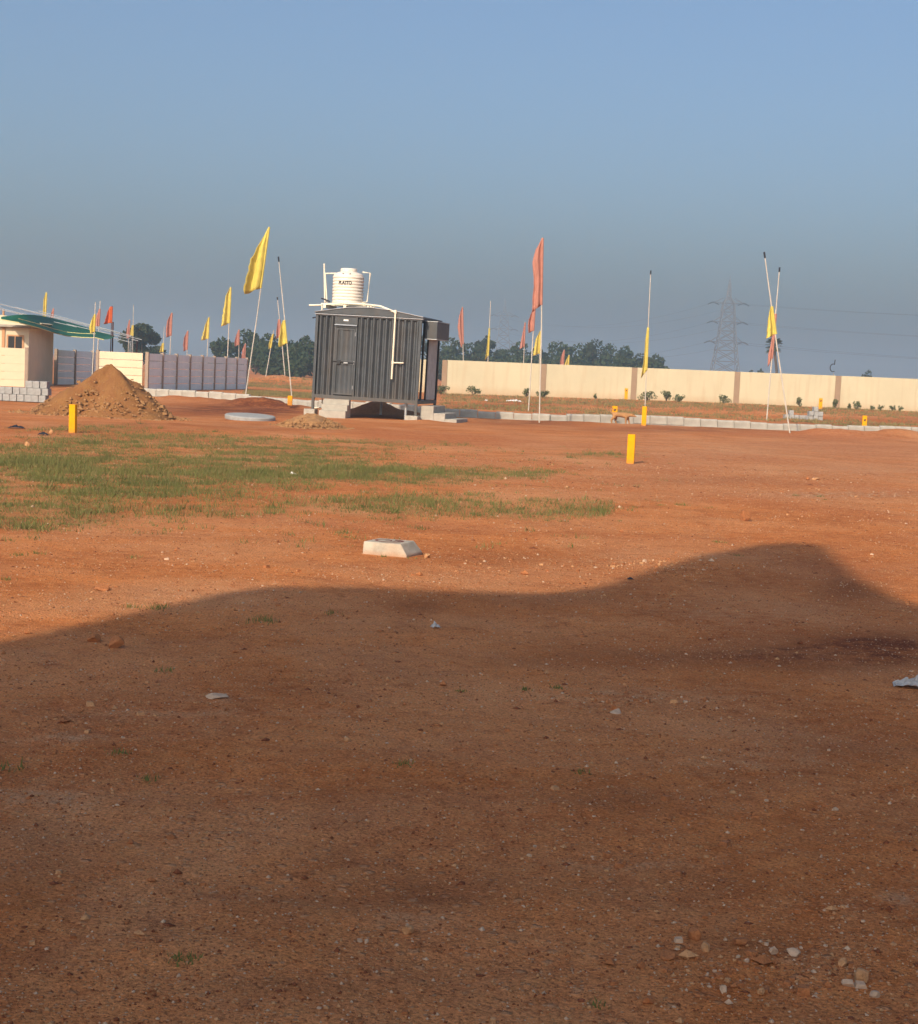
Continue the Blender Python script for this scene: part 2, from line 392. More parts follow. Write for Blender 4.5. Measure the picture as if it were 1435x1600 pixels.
def ground_material():
    mt = bpy.data.materials.new('red_laterite_soil')
    mt.use_nodes = True
    N, L = mt.node_tree.nodes, mt.node_tree.links
    b = N['Principled BSDF']
    b.inputs['Roughness'].default_value = 0.95
    b.inputs['Specular IOR Level'].default_value = 0.12
    tcn = N.new('ShaderNodeTexCoord')
    def noise(s, d=6, rg=0.6, dist=0.0):
        n = N.new('ShaderNodeTexNoise')
        n.inputs['Scale'].default_value, n.inputs['Detail'].default_value = s, d
        n.inputs['Roughness'].default_value, n.inputs['Distortion'].default_value = rg, dist
        L.new(tcn.outputs['Object'], n.inputs['Vector'])
        return n
    def ramp(src, p0, c0, p1, c1):
        r = N.new('ShaderNodeValToRGB')
        r.color_ramp.elements[0].position, r.color_ramp.elements[0].color = p0, (*c0, 1)
        r.color_ramp.elements[1].position, r.color_ramp.elements[1].color = p1, (*c1, 1)
        L.new(src, r.inputs[0]); return r
    def mix(fac, a, bb, blend='MIX'):
        x = N.new('ShaderNodeMixRGB'); x.blend_type = blend
        if isinstance(fac, float): x.inputs[0].default_value = fac
        else: L.new(fac, x.inputs[0])
        for i, s in ((1, a), (2, bb)):
            if isinstance(s, tuple): x.inputs[i].default_value = (*s, 1)
            else: L.new(s, x.inputs[i])
        return x.outputs[0]
    def math_(op, a, bb):
        x = N.new('ShaderNodeMath'); x.operation = op; x.use_clamp = True
        for i, s in ((0, a), (1, bb)):
            if isinstance(s, float): x.inputs[i].default_value = s
            else: L.new(s, x.inputs[i])
        return x.outputs[0]
    at_ = N.new('ShaderNodeAttribute'); at_.attribute_name = 'soil'
    sp_ = N.new('ShaderNodeSeparateColor'); L.new(at_.outputs['Color'], sp_.inputs[0])
    big, mid, sml, fin = noise(0.16, 5, .6, .6), noise(1.1, 9, .68, .3), noise(9, 8, .72), noise(90, 4, .75)
    c = ramp(mid.outputs['Fac'], .32, (0.46, 0.132, 0.036), .68, (0.77, 0.265, 0.076)).outputs[0]
    dust = noise(0.42, 8, .66, .5)
    c = mix(ramp(dust.outputs['Fac'], .44, (0, 0, 0), .64, (.75, .75, .75)).outputs[0], c, (0.75, 0.35, 0.16))
    c = mix(ramp(big.outputs['Fac'], .36, (.6, .6, .6), .52, (0, 0, 0)).outputs[0], c, (0.48, 0.13, 0.042))
    c = mix(ramp(sml.outputs['Fac'], .42, (0, 0, 0), .70, (.55, .55, .55)).outputs[0], c, (0.78, 0.345, 0.125))
    c = mix(ramp(sml.outputs['Fac'], .25, (.7, .7, .7), .44, (0, 0, 0)).outputs[0], c, (0.28, 0.080, 0.025))
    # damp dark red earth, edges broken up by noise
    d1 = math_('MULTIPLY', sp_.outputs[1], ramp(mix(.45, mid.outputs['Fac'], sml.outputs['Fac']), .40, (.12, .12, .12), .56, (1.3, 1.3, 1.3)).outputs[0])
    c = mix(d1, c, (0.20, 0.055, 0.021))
    # pale lime dust
    p1 = math_('MULTIPLY', sp_.outputs[2], ramp(sml.outputs['Fac'], .44, (.08, .08, .08), .60, (1, 1, 1)).outputs[0])
    c = mix(p1, c, (0.60, 0.36, 0.21))
    # roots and weeds in the soil
    g2 = math_('MULTIPLY', sp_.outputs[0], ramp(sml.outputs['Fac'], .30, (.35, .35, .35), .6, (.85, .85, .85)).outputs[0])
    c = mix(g2, c, (0.27, 0.185, 0.062))
    # grit: pale and dark grains
    wob = N.new('ShaderNodeMixRGB'); wob.blend_type = 'ADD'; wob.inputs[0].default_value = .012
    L.new(tcn.outputs['Object'], wob.inputs[1]); L.new(noise(38, 3).outputs['Color'], wob.inputs[2])
    vor = N.new('ShaderNodeTexVoronoi'); vor.inputs['Scale'].default_value = 62
    L.new(wob.outputs[0], vor.inputs['Vector'])
    sepc = N.new('ShaderNodeSeparateColor'); L.new(vor.outputs['Color'], sepc.inputs[0])
    core = ramp(vor.outputs['Distance'], .28, (1, 1, 1), .40, (0, 0, 0)).outputs[0]
    pale = math_('MULTIPLY', core, ramp(sepc.outputs[0], .84, (0, 0, 0), .90, (.75, .75, .75)).outputs[0])
    c = mix(pale, c, (0.66, 0.38, 0.21))
    dark = math_('MULTIPLY', core, ramp(sepc.outputs[1], .74, (0, 0, 0), .82, (.4, .4, .4)).outputs[0])
    c = mix(dark, c, (0.24, 0.09, 0.045))
    c = mix(ramp(fin.outputs['Fac'], .34, (.85, .85, .85), .54, (0, 0, 0)).outputs[0], c, mix(1.0, c, (.52, .48, .46), 'MULTIPLY'))
    c = mix(ramp(fin.outputs['Fac'], .55, (0, 0, 0), .72, (.6, .6, .6)).outputs[0], c, mix(1.0, c, (1.45, 1.5, 1.6), 'MULTIPLY'))
    vo2 = N.new('ShaderNodeTexVoronoi'); vo2.inputs['Scale'].default_value = 17
    L.new(wob.outputs[0], vo2.inputs['Vector'])
    se2 = N.new('ShaderNodeSeparateColor'); L.new(vo2.outputs['Color'], se2.inputs[0])
    cor2 = math_('MULTIPLY', ramp(vo2.outputs['Distance'], .16, (1, 1, 1), .30, (0, 0, 0)).outputs[0], ramp(se2.outputs[2], .72, (0, 0, 0), .8, (1, 1, 1)).outputs[0])
    h = mix(0.5, sml.outputs['Fac'], fin.outputs['Fac'])
    h = mix(0.4, h, cor2)
    c = mix(math_('MULTIPLY', cor2, .5), c, (0.62, 0.33, 0.17))
    L.new(c, b.inputs['Base Color'])
    h2 = mix(0.22, h, core)
    b1 = N.new('ShaderNodeBump'); b1.inputs['Strength'].default_value = 0.85; b1.inputs['Distance'].default_value = 0.05
    L.new(h2, b1.inputs['Height'])
    b2 = N.new('ShaderNodeBump'); b2.inputs['Strength'].default_value = 0.6; b2.inputs['Distance'].default_value = 0.2
    L.new(mid.outputs['Fac'], b2.inputs['Height'])
    L.new(b2.outputs[0], b1.inputs['Normal'])
    L.new(b1.outputs[0], b.inputs['Normal'])
    return mt
M['ground'] = ground_material()
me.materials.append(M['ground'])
ground = bpy.data.objects.new('ground', me)
col.objects.link(ground)
ground['kind'] = 'structure'
ground['label'] = 'bare red laterite earth of the plotted field'

# ------------------------------------------------------------------ the kerb
KP = [foot(215, 59.5), foot(385, 57.6), foot(500, 54.6), foot(690, 50.8), foot(850, 50.6), foot(1000, 51.6), foot(1236, 52.6), foot(1435, 53.6), foot(1560, 54.4)]
def along(pts, step):
    out, d = [], 0.0
    for a, b in zip(pts, pts[1:]):
        l = (b - a).length
        while d <= l:
            out.append((a.lerp(b, d / l), (b - a).normalized())); d += step
        d -= l
    return out
random.seed(5)
kb = MB()
for a, b in zip(KP, KP[1:]):
    t = (b - a).normalized(); n = Vector((-t.y, t.x, 0))
    Mx = Matrix.Translation(Vector((a.x, a.y, 0))) @ t.to_track_quat('X', 'Z').to_matrix().to_4x4()
    kb.box(0, (b - a).length, -.13, .22, -.2, .02, Mx)
kerb = kb.build('kerb', M['concrete'])
kerb['kind'] = 'structure'
kerb['label'] = 'row of pale concrete kerb stones crossing the red field'
ks0 = None
for i, (p, t) in enumerate(along(KP, 0.575)):
    if ks0 is None:
        q = MB()
        q.prism([(-.07, 0), (.08, 0), (.08, .27), (-.03, .27), (-.07, .22)], 'x', -.28, .28)
        o = ks0 = q.build('kerb_stone', M['kerbstone'], kerb, bevel=.012)
    else:
        o = share(ks0, kerb)
    z = -.015 + random.uniform(-.02, .02) + .04 * math.sin(i * .37)
    o.location = (p.x, p.y + random.uniform(-.012, .012), z)
    o.rotation_euler = (random.uniform(-.03, .03), random.uniform(-.015, .015), math.atan2(t.y, t.x) + random.uniform(-.02, .02))

# ------------------------------------------------------------------ the far compound wall
WZ = 100.0
wall = thing('compound_wall', 'long cream plastered boundary wall with tan pillars behind the kerb', 'wall', (0, 0, 0))
wpx = [694.5, 849, 990.5, 1151, 1308.5, 1462, 1610]
WH = 2.06
def wall_base(px):
    return -0.02 + (px - 690) / 745 * 0.15 + .07
wp = [at(px, hor(px) + 10, WZ) for px in wpx]
for i, (p, px) in enumerate(zip(wp, wpx)):
    b = MB()
    w = .17 if i else .16
    b.box(p.x - w, p.x + w, WZ - .07, WZ + .28, -.4, wall_base(px) + WH - .01)
    o = b.build('pillar', M['tan_pillar'], wall, bevel=.01)
for i in range(len(wp) - 1):
    b = MB()
    z0, z1 = wall_base(wpx[i]) + WH, wall_base(wpx[i + 1]) + WH
    x0, x1 = wp[i].x + .165, wp[i + 1].x - .165
    vs = [(x0, WZ - .03, -.4), (x1, WZ - .03, -.4), (x1, WZ + .2, -.4), (x0, WZ + .2, -.4), (x0, WZ - .03, z0), (x1, WZ - .03, z1), (x1, WZ + .2, z1), (x0, WZ + .2, z0)]
    b.add(vs, [(3, 2, 1, 0), (4, 5, 6, 7), (0, 1, 5, 4), (1, 2, 6, 5), (2, 3, 7, 6), (3, 0, 4, 7)])
    b.build('wall_panel', M['plaster'], wall, bevel=.01)
    # return of the wall running back from its left end
b = MB(); b.box(wp[0].x - .155, wp[0].x + .05, WZ + .29, WZ + 9, -.4, wall_base(694) + WH - .02)
b.build('wall_return', M['tan_pillar'], wall)

stub = at(655, hor(655) + 10, WZ + 1); 
b = MB(); b.box(stub.x - 2.2, stub.x + .75, WZ + 1, WZ + 1.2, -.3, 2.08)
tag(b.build('gate_wall', M['plaster'], None, bevel=.01), 'short cream wall piece glimpsed through the end of the cabin', 'wall')

# ------------------------------------------------------------------ precast plank walls on the left
def precast(name, label, p0, p1, bays, H, rows, mp, end0=True, end1=True, z0=0.0, group=None):
    t = (p1 - p0); L_ = t.length; t.normalize()
    w = thing(name, label, 'wall', (p0.x, p0.y, z0), math.atan2(t.y, t.x), group)
    bl = L_ / bays
    rh = H / rows
    b = MB(); b.box(.062, bl - .062, -.025, .03, .006, rh - .012)
    pk = b.build('plank', mp, None, bevel=.004)
    first = True
    for i in range(bays):
        for r in range(rows):
            if first:
                pk.parent = w; o = pk; first = False
            else:
                o = share(pk, w)
            o.location = (i * bl, random.uniform(-.006, .006), -.02 + r * rh)
    b = MB(); b.box(-.065, .065, -.075, .07, -.3, H + .02)
    pi = b.build('pillar', M['precast_pillar'], w, bevel=.006)
    for i in range(0 if end0 else 1, bays + (1 if end1 else 0)):
        if i == 0: pi.location = (0, 0, 0); continue
        share(pi, w, (i * bl, 0, 0))
    return w
random.seed(8)
c0 = foot(229, 68.5); c1 = foot(384.5, 84.5); c2 = foot(152, 68.8)
precast('plank_wall', 'cream concrete plank wall bay facing the sun behind the big soil heap', Vector((c2.x, c2.y, 0)), Vector((c0.x - .13, c0.y, 0)), 1, 1.64, 5, M['precast'], True, False)
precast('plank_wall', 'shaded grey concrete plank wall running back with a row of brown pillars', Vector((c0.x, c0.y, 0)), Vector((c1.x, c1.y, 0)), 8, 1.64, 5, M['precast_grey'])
h0, h1 = foot(-75, 64), foot(41, 64.5)
precast('plank_wall', 'sunlit cream concrete plank wall at the left edge before the small house', Vector((h0.x, h0.y, 0)), Vector((h1.x, h1.y, 0)), 1, 1.60, 5, M['precast'], False, True)
k0 = foot(87, 73.5); k1 = Vector((k0.x + .16 * 6.4, k0.y + .987 * 6.4, 0))
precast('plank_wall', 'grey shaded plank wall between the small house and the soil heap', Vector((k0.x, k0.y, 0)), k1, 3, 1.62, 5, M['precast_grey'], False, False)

# ------------------------------------------------------------------ small house at the left edge
hc = foot(44, 66.5)
house = thing('small_house', 'small tan plastered house with dark window at the left edge', 'house', (hc.x, hc.y, 0), R(2))
b = MB(); b.box(-4.5, 0, 0, 4.6, -.2, 2.42); b.build('wall', M['house'], house)
b = MB(); b.box(-4.8, .12, -.25, 4.8, 2.43, 2.53); b.build('roof', M['concrete'], house, bevel=.01)
b = MB(); b.box(-.92, -.2, -.03, .02, 1.5, 2.12); wf = b.build('window', M['house_trim'], house, bevel=.006)
b = MB(); b.box(-.85, -.28, -.036, -.01, 1.57, 2.06); b.build('pane', M['glass_dark'], wf)
b = MB(); b.box(-.58, -.55, -.05, -.037, 1.57, 2.06); b.build('window_bar', M['house_trim'], wf)
for x in (-1.05, -2.4):
    b = MB(); b.box(x - .06, x + .06, -.05, -.002, 0, 2.41); b.build('trim', M['house_trim'], house)
# parapet sheet that carries the canopy
b = MB(); b.prism([(-4.6, 2.54), (.0, 2.54), (.25, 2.66), (-.5, 2.86), (-4.6, 3.2)], 'y', 1.2, 3.4); b.build('parapet', M['house'], house)

# ------------------------------------------------------------------ pipe canopy with green tarpaulin
canopy = thing('pipe_canopy', 'sloping pipe canopy with sagging green tarpaulin beside the small house', 'canopy', (0, 0, 0))
for (a, bb, Ya, Yb) in (((-40, 471, 70), (204, 535, 70), 0, 0), ((9, 484, 68), (216, 532.5, 68), 0, 0), ((-20, 470, 69), (222, 531, 69), 0, 0),
                        ((24, 480, 67), (190, 521, 67), 0, 0), ((60, 486, 66), (206, 525, 66), 0, 0), ((-30, 477, 66), (120, 511, 66), 0, 0)):
    q = MB(); q.tube([at(a[0], a[1], a[2] + 6), at(bb[0], bb[1], bb[2] + 6)], .019, 6); q.build('purlin', M['galv'], canopy)
for px, py, Yc, r, mm in ((177, 503, 67.2, .034, 'pole_dark'), (204, 533, 69.5, .025, 'galv'), (207, 532, 69.0, .025, 'galv'), (214.5, 531, 68.6, .035, 'pole_dark'), (6, 484, 67.5, .05, 'house_trim')):
    tp = at(px, py, Yc + 6); q = MB(); q.tube([(tp.x, tp.y, -.1), tp], r, 8); q.build('post', M[mm], canopy)
fr = [(2, 499), (30, 504), (60, 512), (85, 520), (105, 525), (128, 527), (150, 527.5), (163, 531), (172, 530), (179, 526)]
bk = [(2, 495), (34, 491), (60, 492), (85, 498), (105, 503), (128, 509.5), (150, 516), (163, 520), (172, 522.5), (179, 524.5)]
vs, fs = [], []
for i in range(len(fr)):
    for k in range(7):
        s = k / 6
        f_ = min(1, max(0, (fr[i][0] - 45) / 50)); Yk = 65.2 + 5.3 * f_ + (.9 + 3.6 * f_) * s
        px = fr[i][0] * (1 - s) + bk[i][0] * s
        py = fr[i][1] * (1 - s) + bk[i][1] * s + 1.2 * math.sin(math.pi * s) * (.4 + .6 * (i % 2))
        vs.append(at(px, py, Yk))
for i in range(len(fr) - 1):
    for k in range(6):
        fs.append((i * 7 + k, i * 7 + k + 1, (i + 1) * 7 + k + 1, (i + 1) * 7 + k))
q = MB().add(vs, fs); tp = q.build('tarpaulin', M['tarp'], canopy, smooth=True)
tp.modifiers.new('sub', 'SUBSURF').render_levels = 2
sm = tp.modifiers.new('sol', 'SOLIDIFY'); sm.thickness = .01
q = MB(); q.tube([at(a, b_ + .2, 65.15 + 5.3 * min(1, max(0, (a - 45) / 50))) for a, b_ in fr[:-2]], .018, 6); q.build('hem', M['hem'], tp)
q = MB(); q.tube([at(a, b_ - 6.0, 65.3 + 5.5 * min(1, max(0, (a - 45) / 50))) for a, b_ in fr[1:-3]], .014, 6); q.build('hem', M['hem'], tp)

# ------------------------------------------------------------------ heaps
def heap(name, label, cx, Yc, w, d, h, mt, rub, peak=.0, n_r=60, seed=1, cone=1.0, rsize=(.03, .09)):
    p = foot(cx, Yc)
    t = thing(name, label, 'heap', (p.x, p.y, 0))
    n, m_ = 72, 40
    vs, fs = [], []
    rng = np.random.default_rng(seed)
    for j in range(m_ + 1):
        s = j / m_
        for k in range(n):
            a = 2 * math.pi * k / n
            lob = 1 + .16 * math.sin(2 * a + seed) + .10 * math.sin(3 * a + 1.7 * seed) + .05 * math.sin(7 * a)
            rr = s * lob
            x, y = rr * w / 2 * math.cos(a) + peak * (1 - s), rr * d / 2 * math.sin(a)
            z = h * max(0, (1 - s) ** cone) + h * .16 * (1 - s) * s * math.sin(5 * a + 3 * s)
            z += ((.22 * h) * float(fbm(np.array(x / .45 + 9 * seed), np.array(y / .45), 51 + seed, 4)) + .075 * float(fbm(np.array(x / .11), np.array(y / .11), 61 + seed, 3))) * min(1, 3 * (1 - s) + .25)
            vs.append((x, y, z + (g1(p.x + x, p.y + y) - .03 if s > .7 else 0)))
    for j in range(m_):
        for k in range(n):
            fs.append((j * n + k, j * n + (k + 1) % n, (j + 1) * n + (k + 1) % n, (j + 1) * n + k))
    o = MB().add(vs, fs).build('soil', mt, t, smooth=True)
    q = MB()
    for i in range(n_r):
        a = rng.uniform(0, 2 * math.pi); s = min(1.18, abs(rng.normal(.86, .22)))
        lob = 1 + .16 * math.sin(2 * a + seed) + .10 * math.sin(3 * a + 1.7 * seed)
        x, y = s * lob * w / 2 * math.cos(a) + peak * (1 - s), s * lob * d / 2 * math.sin(a)
        z = h * max(0, 1 - s) ** cone + (0 if s < 1 else g1(p.x + x, p.y + y))
        lump(q, (x, y, z), rng.uniform(*rsize) * (1 if rng.random() > .12 else 1.7), rng)
    if n_r:
        o = q.build('rubble', rub, t); o['kind'] = 'stuff'
    return t
OCT = [(1, 0, 0), (0, 1, 0), (-1, 0, 0), (0, -1, 0), (0, 0, 1), (0, 0, -1)]
OCF = [(0, 1, 4), (1, 2, 4), (2, 3, 4), (3, 0, 4), (1, 0, 5), (2, 1, 5), (3, 2, 5), (0, 3, 5)]
BXV = [(-1, -1, -.8), (1, -1, -.8), (1, 1, -.8), (-1, 1, -.8), (-.8, -.8, .8), (.8, -.8, .8), (.8, .8, .8), (-.8, .8, .8)]
BXF = [(3, 2, 1, 0), (4, 5, 6, 7), (0, 1, 5, 4), (1, 2, 6, 5), (2, 3, 7, 6), (3, 0, 4, 7)]
def lump(q, c, r, rng, mi=0, flat=.75):
    base, fcs = (OCT, OCF) if rng.random() < .5 else (BXV, BXF)
    k = r * (1.0 if base is OCT else .72)
    a = rng.uniform(0, 6.28); ca_, sa = math.cos(a), math.sin(a)
    s = (rng.uniform(.7, 1.25), rng.uniform(.7, 1.25), flat * rng.uniform(.7, 1.2))
    vs = []
    for v in base:
        x, y, z = (v[i] * s[i] * k * rng.uniform(.75, 1.2) for i in range(3))
        vs.append((c[0] + x * ca_ - y * sa, c[1] + x * sa + y * ca_, c[2] + z))
    q.add(vs, fcs, mi)
heap('soil_heap', 'tall pointed heap of tan earth and rubble near the left wall', 163, 38.2, 3.15, 3.0, 1.30, M['heap'], M['rubble'], peak=.16, n_r=1100, seed=2, cone=1.05, rsize=(.012, .05))
heap('gravel_heap', 'low heap of pale tan gravel in front of the grey cabin', 487, 37.2, 1.75, 1.3, .32, M['rubble'], M['rubble'], n_r=900, seed=4, cone=.85, rsize=(.014, .034))

# ------------------------------------------------------------------ concrete disc
p = foot(391, 39.6)
q = MB(); q.lathe([(.60, 0), (.625, .02), (.63, .10), (.60, .125), (.0001, .13)], 40)
o = tag(q.build('concrete_disc', M['block'], None, bevel=0), 'flat round grey concrete lid lying on the red soil left of the cabin', 'lid')
o.location = (p.x, p.y, g1(p.x, p.y) - .005); o.rotation_euler = (R(3), R(1.5), 0)

# ------------------------------------------------------------------ grey concrete blocks, each a thing
ORD = ['first', 'second', 'third', 'fourth', 'fifth', 'sixth', 'seventh', 'eighth', 'ninth', 'tenth']
bb0 = MB(); bb0.box(-.098, .098, -.2, .2, 0, .196)
blk0 = bb0.build('concrete_block', M['block'], None, bevel=.008)
used = [False]
def block(loc, rz, label, group):
    if used[0]: o = blk0.copy(); col.objects.link(o)
    else: o = blk0; used[0] = True
    o.location, o.rotation_euler = loc, (0, 0, rz)
    tag(o, label, 'block', group)
random.seed(3)
bp = foot(-4, 45.8)
rows = [('bottom', 0, 7, 0.0), ('middle', 0, 7, .07), ('top', 4, 7, .02)]
for ri, (rn, i0_, i1_, off) in enumerate(rows):
    for i in range(i0_, i1_):
        x = bp.x + .1 + i * .205 + off + random.uniform(-.01, .01)
        block((x, bp.y + random.uniform(-.03, .03) + .02 * ri, .02 + ri * .2), random.uniform(-.03, .03),
              f'{ORD[i - i0_]} grey block from the left in the {rn} row beside the soil heap', 'grey blocks stacked at the left')
bp2 = foot(1225, 71.5); z0 = g1(bp2.x, bp2.y)
for ri, (rn, idx) in enumerate((('bottom', range(8)), ('second', (1, 5, 6, 7)), ('top', (6,)))):
    for n_, i in enumerate(idx):
        block((bp2.x + .1 + i * .215 + random.uniform(-.01, .01), bp2.y + random.uniform(-.04, .04), z0 - .02 + ri * .2), random.uniform(-.05, .05),
              (f'{ORD[n_]} grey block from the left in the {rn} row of the stack behind the kerb' if rn != 'top' else 'single grey block on top of the stack behind the kerb'), 'grey blocks stacked behind the kerb')

# ------------------------------------------------------------------ the grey cabin
ROT = R(-12)
cl = at(487.3, 619.5, 45.7)
CZ = .52
cabin = thing('portable_cabin', 'dark grey corrugated steel cabin on legs in the middle of the field', 'cabin', (cl.x, cl.y, CZ), 0)
cabin.rotation_euler = (0, R(.9), ROT)
CL, CD, CHT = 3.10, 2.40, 2.40
MC = Matrix.Translation(Vector((cl.x, cl.y, CZ))) @ Matrix.Rotation(ROT, 4, 'Z') @ Matrix.Rotation(R(.9), 4, 'Y')
def corrug(x0, x1, z0, z1, y, pitch=.178, dep=.075, axis='x', flip=1):
    n = max(1, round((x1 - x0) / pitch)); pw = (x1 - x0) / n
    prof = []
    for i in range(n):
        a = x0 + i * pw
        prof += [(a, 0), (a + pw * .20, 0), (a + pw * .48, -dep), (a + pw * .68, -dep)]
    prof.append((x1, 0))
    poly = [(p_[0], y + flip * p_[1]) for p_ in prof] + [(x1, y + flip * .02), (x0, y + flip * .02)]
    if axis == 'y': poly = [(b_, a_) for a_, b_ in poly]
    return MB().prism(poly, 'z', z0, z1)
def part(b, name, mt, parent=None, **k): return b.build(name, mt, parent or cabin, **k)
part(corrug(.05, .56, .10, 2.33, .08), 'side_panel', M['steel'])
part(corrug(1.24, 3.06, .10, 2.33, .08), 'side_panel', M['steel'])
part(corrug(.05, 2.45, .10, 2.33, CD - .06, flip=-1), 'side_panel', M['steel'])
part(corrug(.08, CD - .08, .10, 2.33, .06, axis='y'), 'end_panel', M['steel'])
part(corrug(1.15, CD - .30, .12, 2.30, CL - .06, axis='y', flip=-1), 'end_panel', M['galv'])
for y0, y1 in ((0, .075), (CD - .075, CD)):                 # base and top rails
    for z0, z1 in ((0, .1), (2.33, CHT)):
        part(MB().box(.0, CL, y0, y1, z0, z1), 'rail', M['steel'])
for x0, x1 in ((0.002, .073), (CL - .073, CL - .002)):
    for z0, z1 in ((.002, .098), (2.332, CHT - .002)):
        part(MB().box(x0, x1, .077, CD - .077, z0, z1), 'rail', M['steel'])
b = MB(); b.box(.08, CL - .08, .08, CD - .08, .03, .08); part(b, 'floor_plate', M['steel_black'])
for x, y in ((0, 0), (CL - .075, 0), (0, CD - .075), (CL - .075, CD - .075)):
    b = MB(); b.box(x, x + .075, y, y + .075, .101, 2.329); part(b, 'corner_post', M['steel'] if y == 0 else M['steel_black'])
b = MB(); b.box(CL - .065, CL - .01, .45, .51, .101, 2.329); part(b, 'mullion', M['steel_black'])
b = MB(); b.box(CL - .06, CL - .015, 1.02, 1.09, .101, 2.329); part(b, 'mullion', M['steel_black'])
b = MB()                                                     # rear opening beside the corner
b.box(2.47, 2.53, CD - .07, CD - .01, .101, 2.329); part(b, 'mullion', M['steel_black'])
# door
b = MB()
b.box(.57, .625, .012, .07, .101, 2.329); b.box(1.185, 1.235, .012, .07, .101, 2.329); b.box(.626, 1.184, .015, .065, 2.03, 2.08)
part(b, 'door_frame', M['steel'])
b = MB(); b.box(.627, 1.183, .02, .06, 2.12, 2.329); hd = part(b, 'header_panel', M['steel'])
b = MB(); b.box(.82, .96, .012, .02, 2.21, 2.255); part(b, 'label_plate', M['white'], hd)
b = MB(); b.prism([(-.05, 2.082), (.03, 2.082), (.03, 2.118), (-.03, 2.112)], 'x', .575, 1.23); part(b, 'rain_gutter', M['galv'])
dr = part(corrug(.632, 1.178, .12, 2.02, .05, pitch=.24, dep=.028), 'door', M['steel'])
b = MB(); b.box(.632, 1.178, .012, .02, .98, 1.10); b.box(.632, .67, .008, .02, .13, 2.01); b.box(1.14, 1.178, .008, .02, .13, 2.01)
b.box(.67, 1.14, .010, .02, 1.96, 2.01); b.box(.67, 1.14, .010, .02, .13, .18); part(b, 'door_frame', M['steel'], dr)
for x0, x1, z0, z1 in ((.6255, .6315, .12, 2.028), (1.1785, 1.1845, .12, 2.028), (.6325, 1.1775, 2.0205, 2.0285)):
    part(MB().box(x0, x1, .004, .05, z0, z1), 'door_gap', M['steel_black'], dr)
b = MB(); b.tube([(.57, -.015, 1.07), (1.20, -.015, 1.05)], .016, 8); b.box(.70, .80, -.03, .005, .99, 1.10); part(b, 'latch_bar', M['steel_black'], dr)
b = MB(); b.box(.90, 1.02, -.04, -.012, 1.02, 1.05); part(b, 'handle', M['galv'], dr)
for z in (.3, 1.0, 1.8):
    b = MB(); b.tube([(1.19, .005, z), (1.19, .005, z + .1)], .014, 8); part(b, 'hinge', M['galv'])
# roof
prof = [(-.03, 2.402), (CL + .03, 2.402), (CL + .03, 2.43), (2.7, 2.50), (2.2, 2.575), (1.6, 2.62), (1.0, 2.60), (.5, 2.52), (-.03, 2.43)]
b = MB().prism(prof, 'y', -.03, CD + .03); part(b, 'roof', M['steel'])
b = MB(); b.tube([(-.03, -.045, 2.43), (.5, -.045, 2.52), (1.0, -.045, 2.60), (1.6, -.045, 2.625), (2.2, -.045, 2.58), (2.7, -.045, 2.505), (CL + .04, -.045, 2.435)], .014, 6); part(b, 'roof_trim', M['galv'])
b = MB(); b.tube([(-.03, -.02, 2.37), (CL + .04, -.02, 2.375)], .016, 6); part(b, 'roof_trim', M['galv'])
# hood over the end opening
b = MB(); b.box(CL + .012, CL + .36, .40, 1.95, 1.86, 2.33); hdo = part(b, 'shutter_hood', M['steel'], bevel=.008)
b = MB(); b.box(CL + .005, CL + .37, .39, 1.96, 2.334, 2.35); part(b, 'hood_cap', M['galv'], hdo)
b = MB(); b.box(CL + .005, CL + .37, .39, 1.96, 1.835, 1.856); part(b, 'hood_cap', M['galv'], hdo)
# legs down to the footings
for x, y, z in ((.035, .035, -.33), (CL - .04, .035, -.32), (.035, CD - .04, -.45), (CL - .04, CD - .04, -.45)):
    b = MB(); b.box(x - .035, x + .035, y - .034, y + .036, z, -.002); part(b, 'leg', M['steel'])
for x, y in ((.34, .25), (2.72, .25), (1.5, CD - .3)):
    b = MB(); b.tube([(x, y, -.6), (x, y, -.002)], .04, 10); part(b, 'leg', M['galv'])
def loc(x, y, z=0.0): return MC @ Vector((x, y, z))
# footings
for x, y, w, h, lab in ((-.03, .06, .16, .30, 'square concrete footing under the left leg of the grey cabin'), (CL - .12, .02, .18, .42, 'square concrete footing under the right leg of the grey cabin'),
                        (.02, CD - .04, .18, .2, 'concrete footing under the rear left leg of the cabin'), (CL - .05, CD - .04, .18, .2, 'concrete footing under the rear right leg of the cabin')):
    p = loc(x, y); zt = loc(x, y, -.33 if y < 1 else -.45).z
    b = MB(); b.box(-w, w, -w, w, -.3, zt)
    o = tag(b.build('concrete_footing', M['concrete'], None, bevel=.01), lab, 'footing', 'footings under the cabin'); o.location = (p.x, p.y, 0); o.rotation_euler = (0, 0, ROT)
# front steps: three risers facing the camera
p = loc(.40, -.03)
st = thing('concrete_steps', 'three rough concrete steps below the cabin door', 'steps', (p.x, p.y, 0), ROT)
for i, (y0, y1, z0, z1) in enumerate(((-.60, -.40, -.1, .19), (-.398, -.20, -.1, .355), (-.198, .0, -.1, .505))):
    b = MB(); b.box(.02 + .015 * (i % 2), (.80 - .012 * i), y0, y1, z0, z1); b.build('step', M['concrete'], st, bevel=.012)
# steps at the right end
p = loc(CL + .03, .30)
st = thing('concrete_steps', 'grey concrete steps descending from the right end of the cabin', 'steps', (p.x, p.y, 0), ROT)
for i, (x0, x1, z1) in enumerate(((0, .38, .43), (.382, .72, .24), (.722, 1.06, .09))):
    b = MB(); b.box(x0, x1, 0 + .004 * i, 1.5 - .004 * i, -.15, z1); b.build('step', M['concrete'], st, bevel=.012)

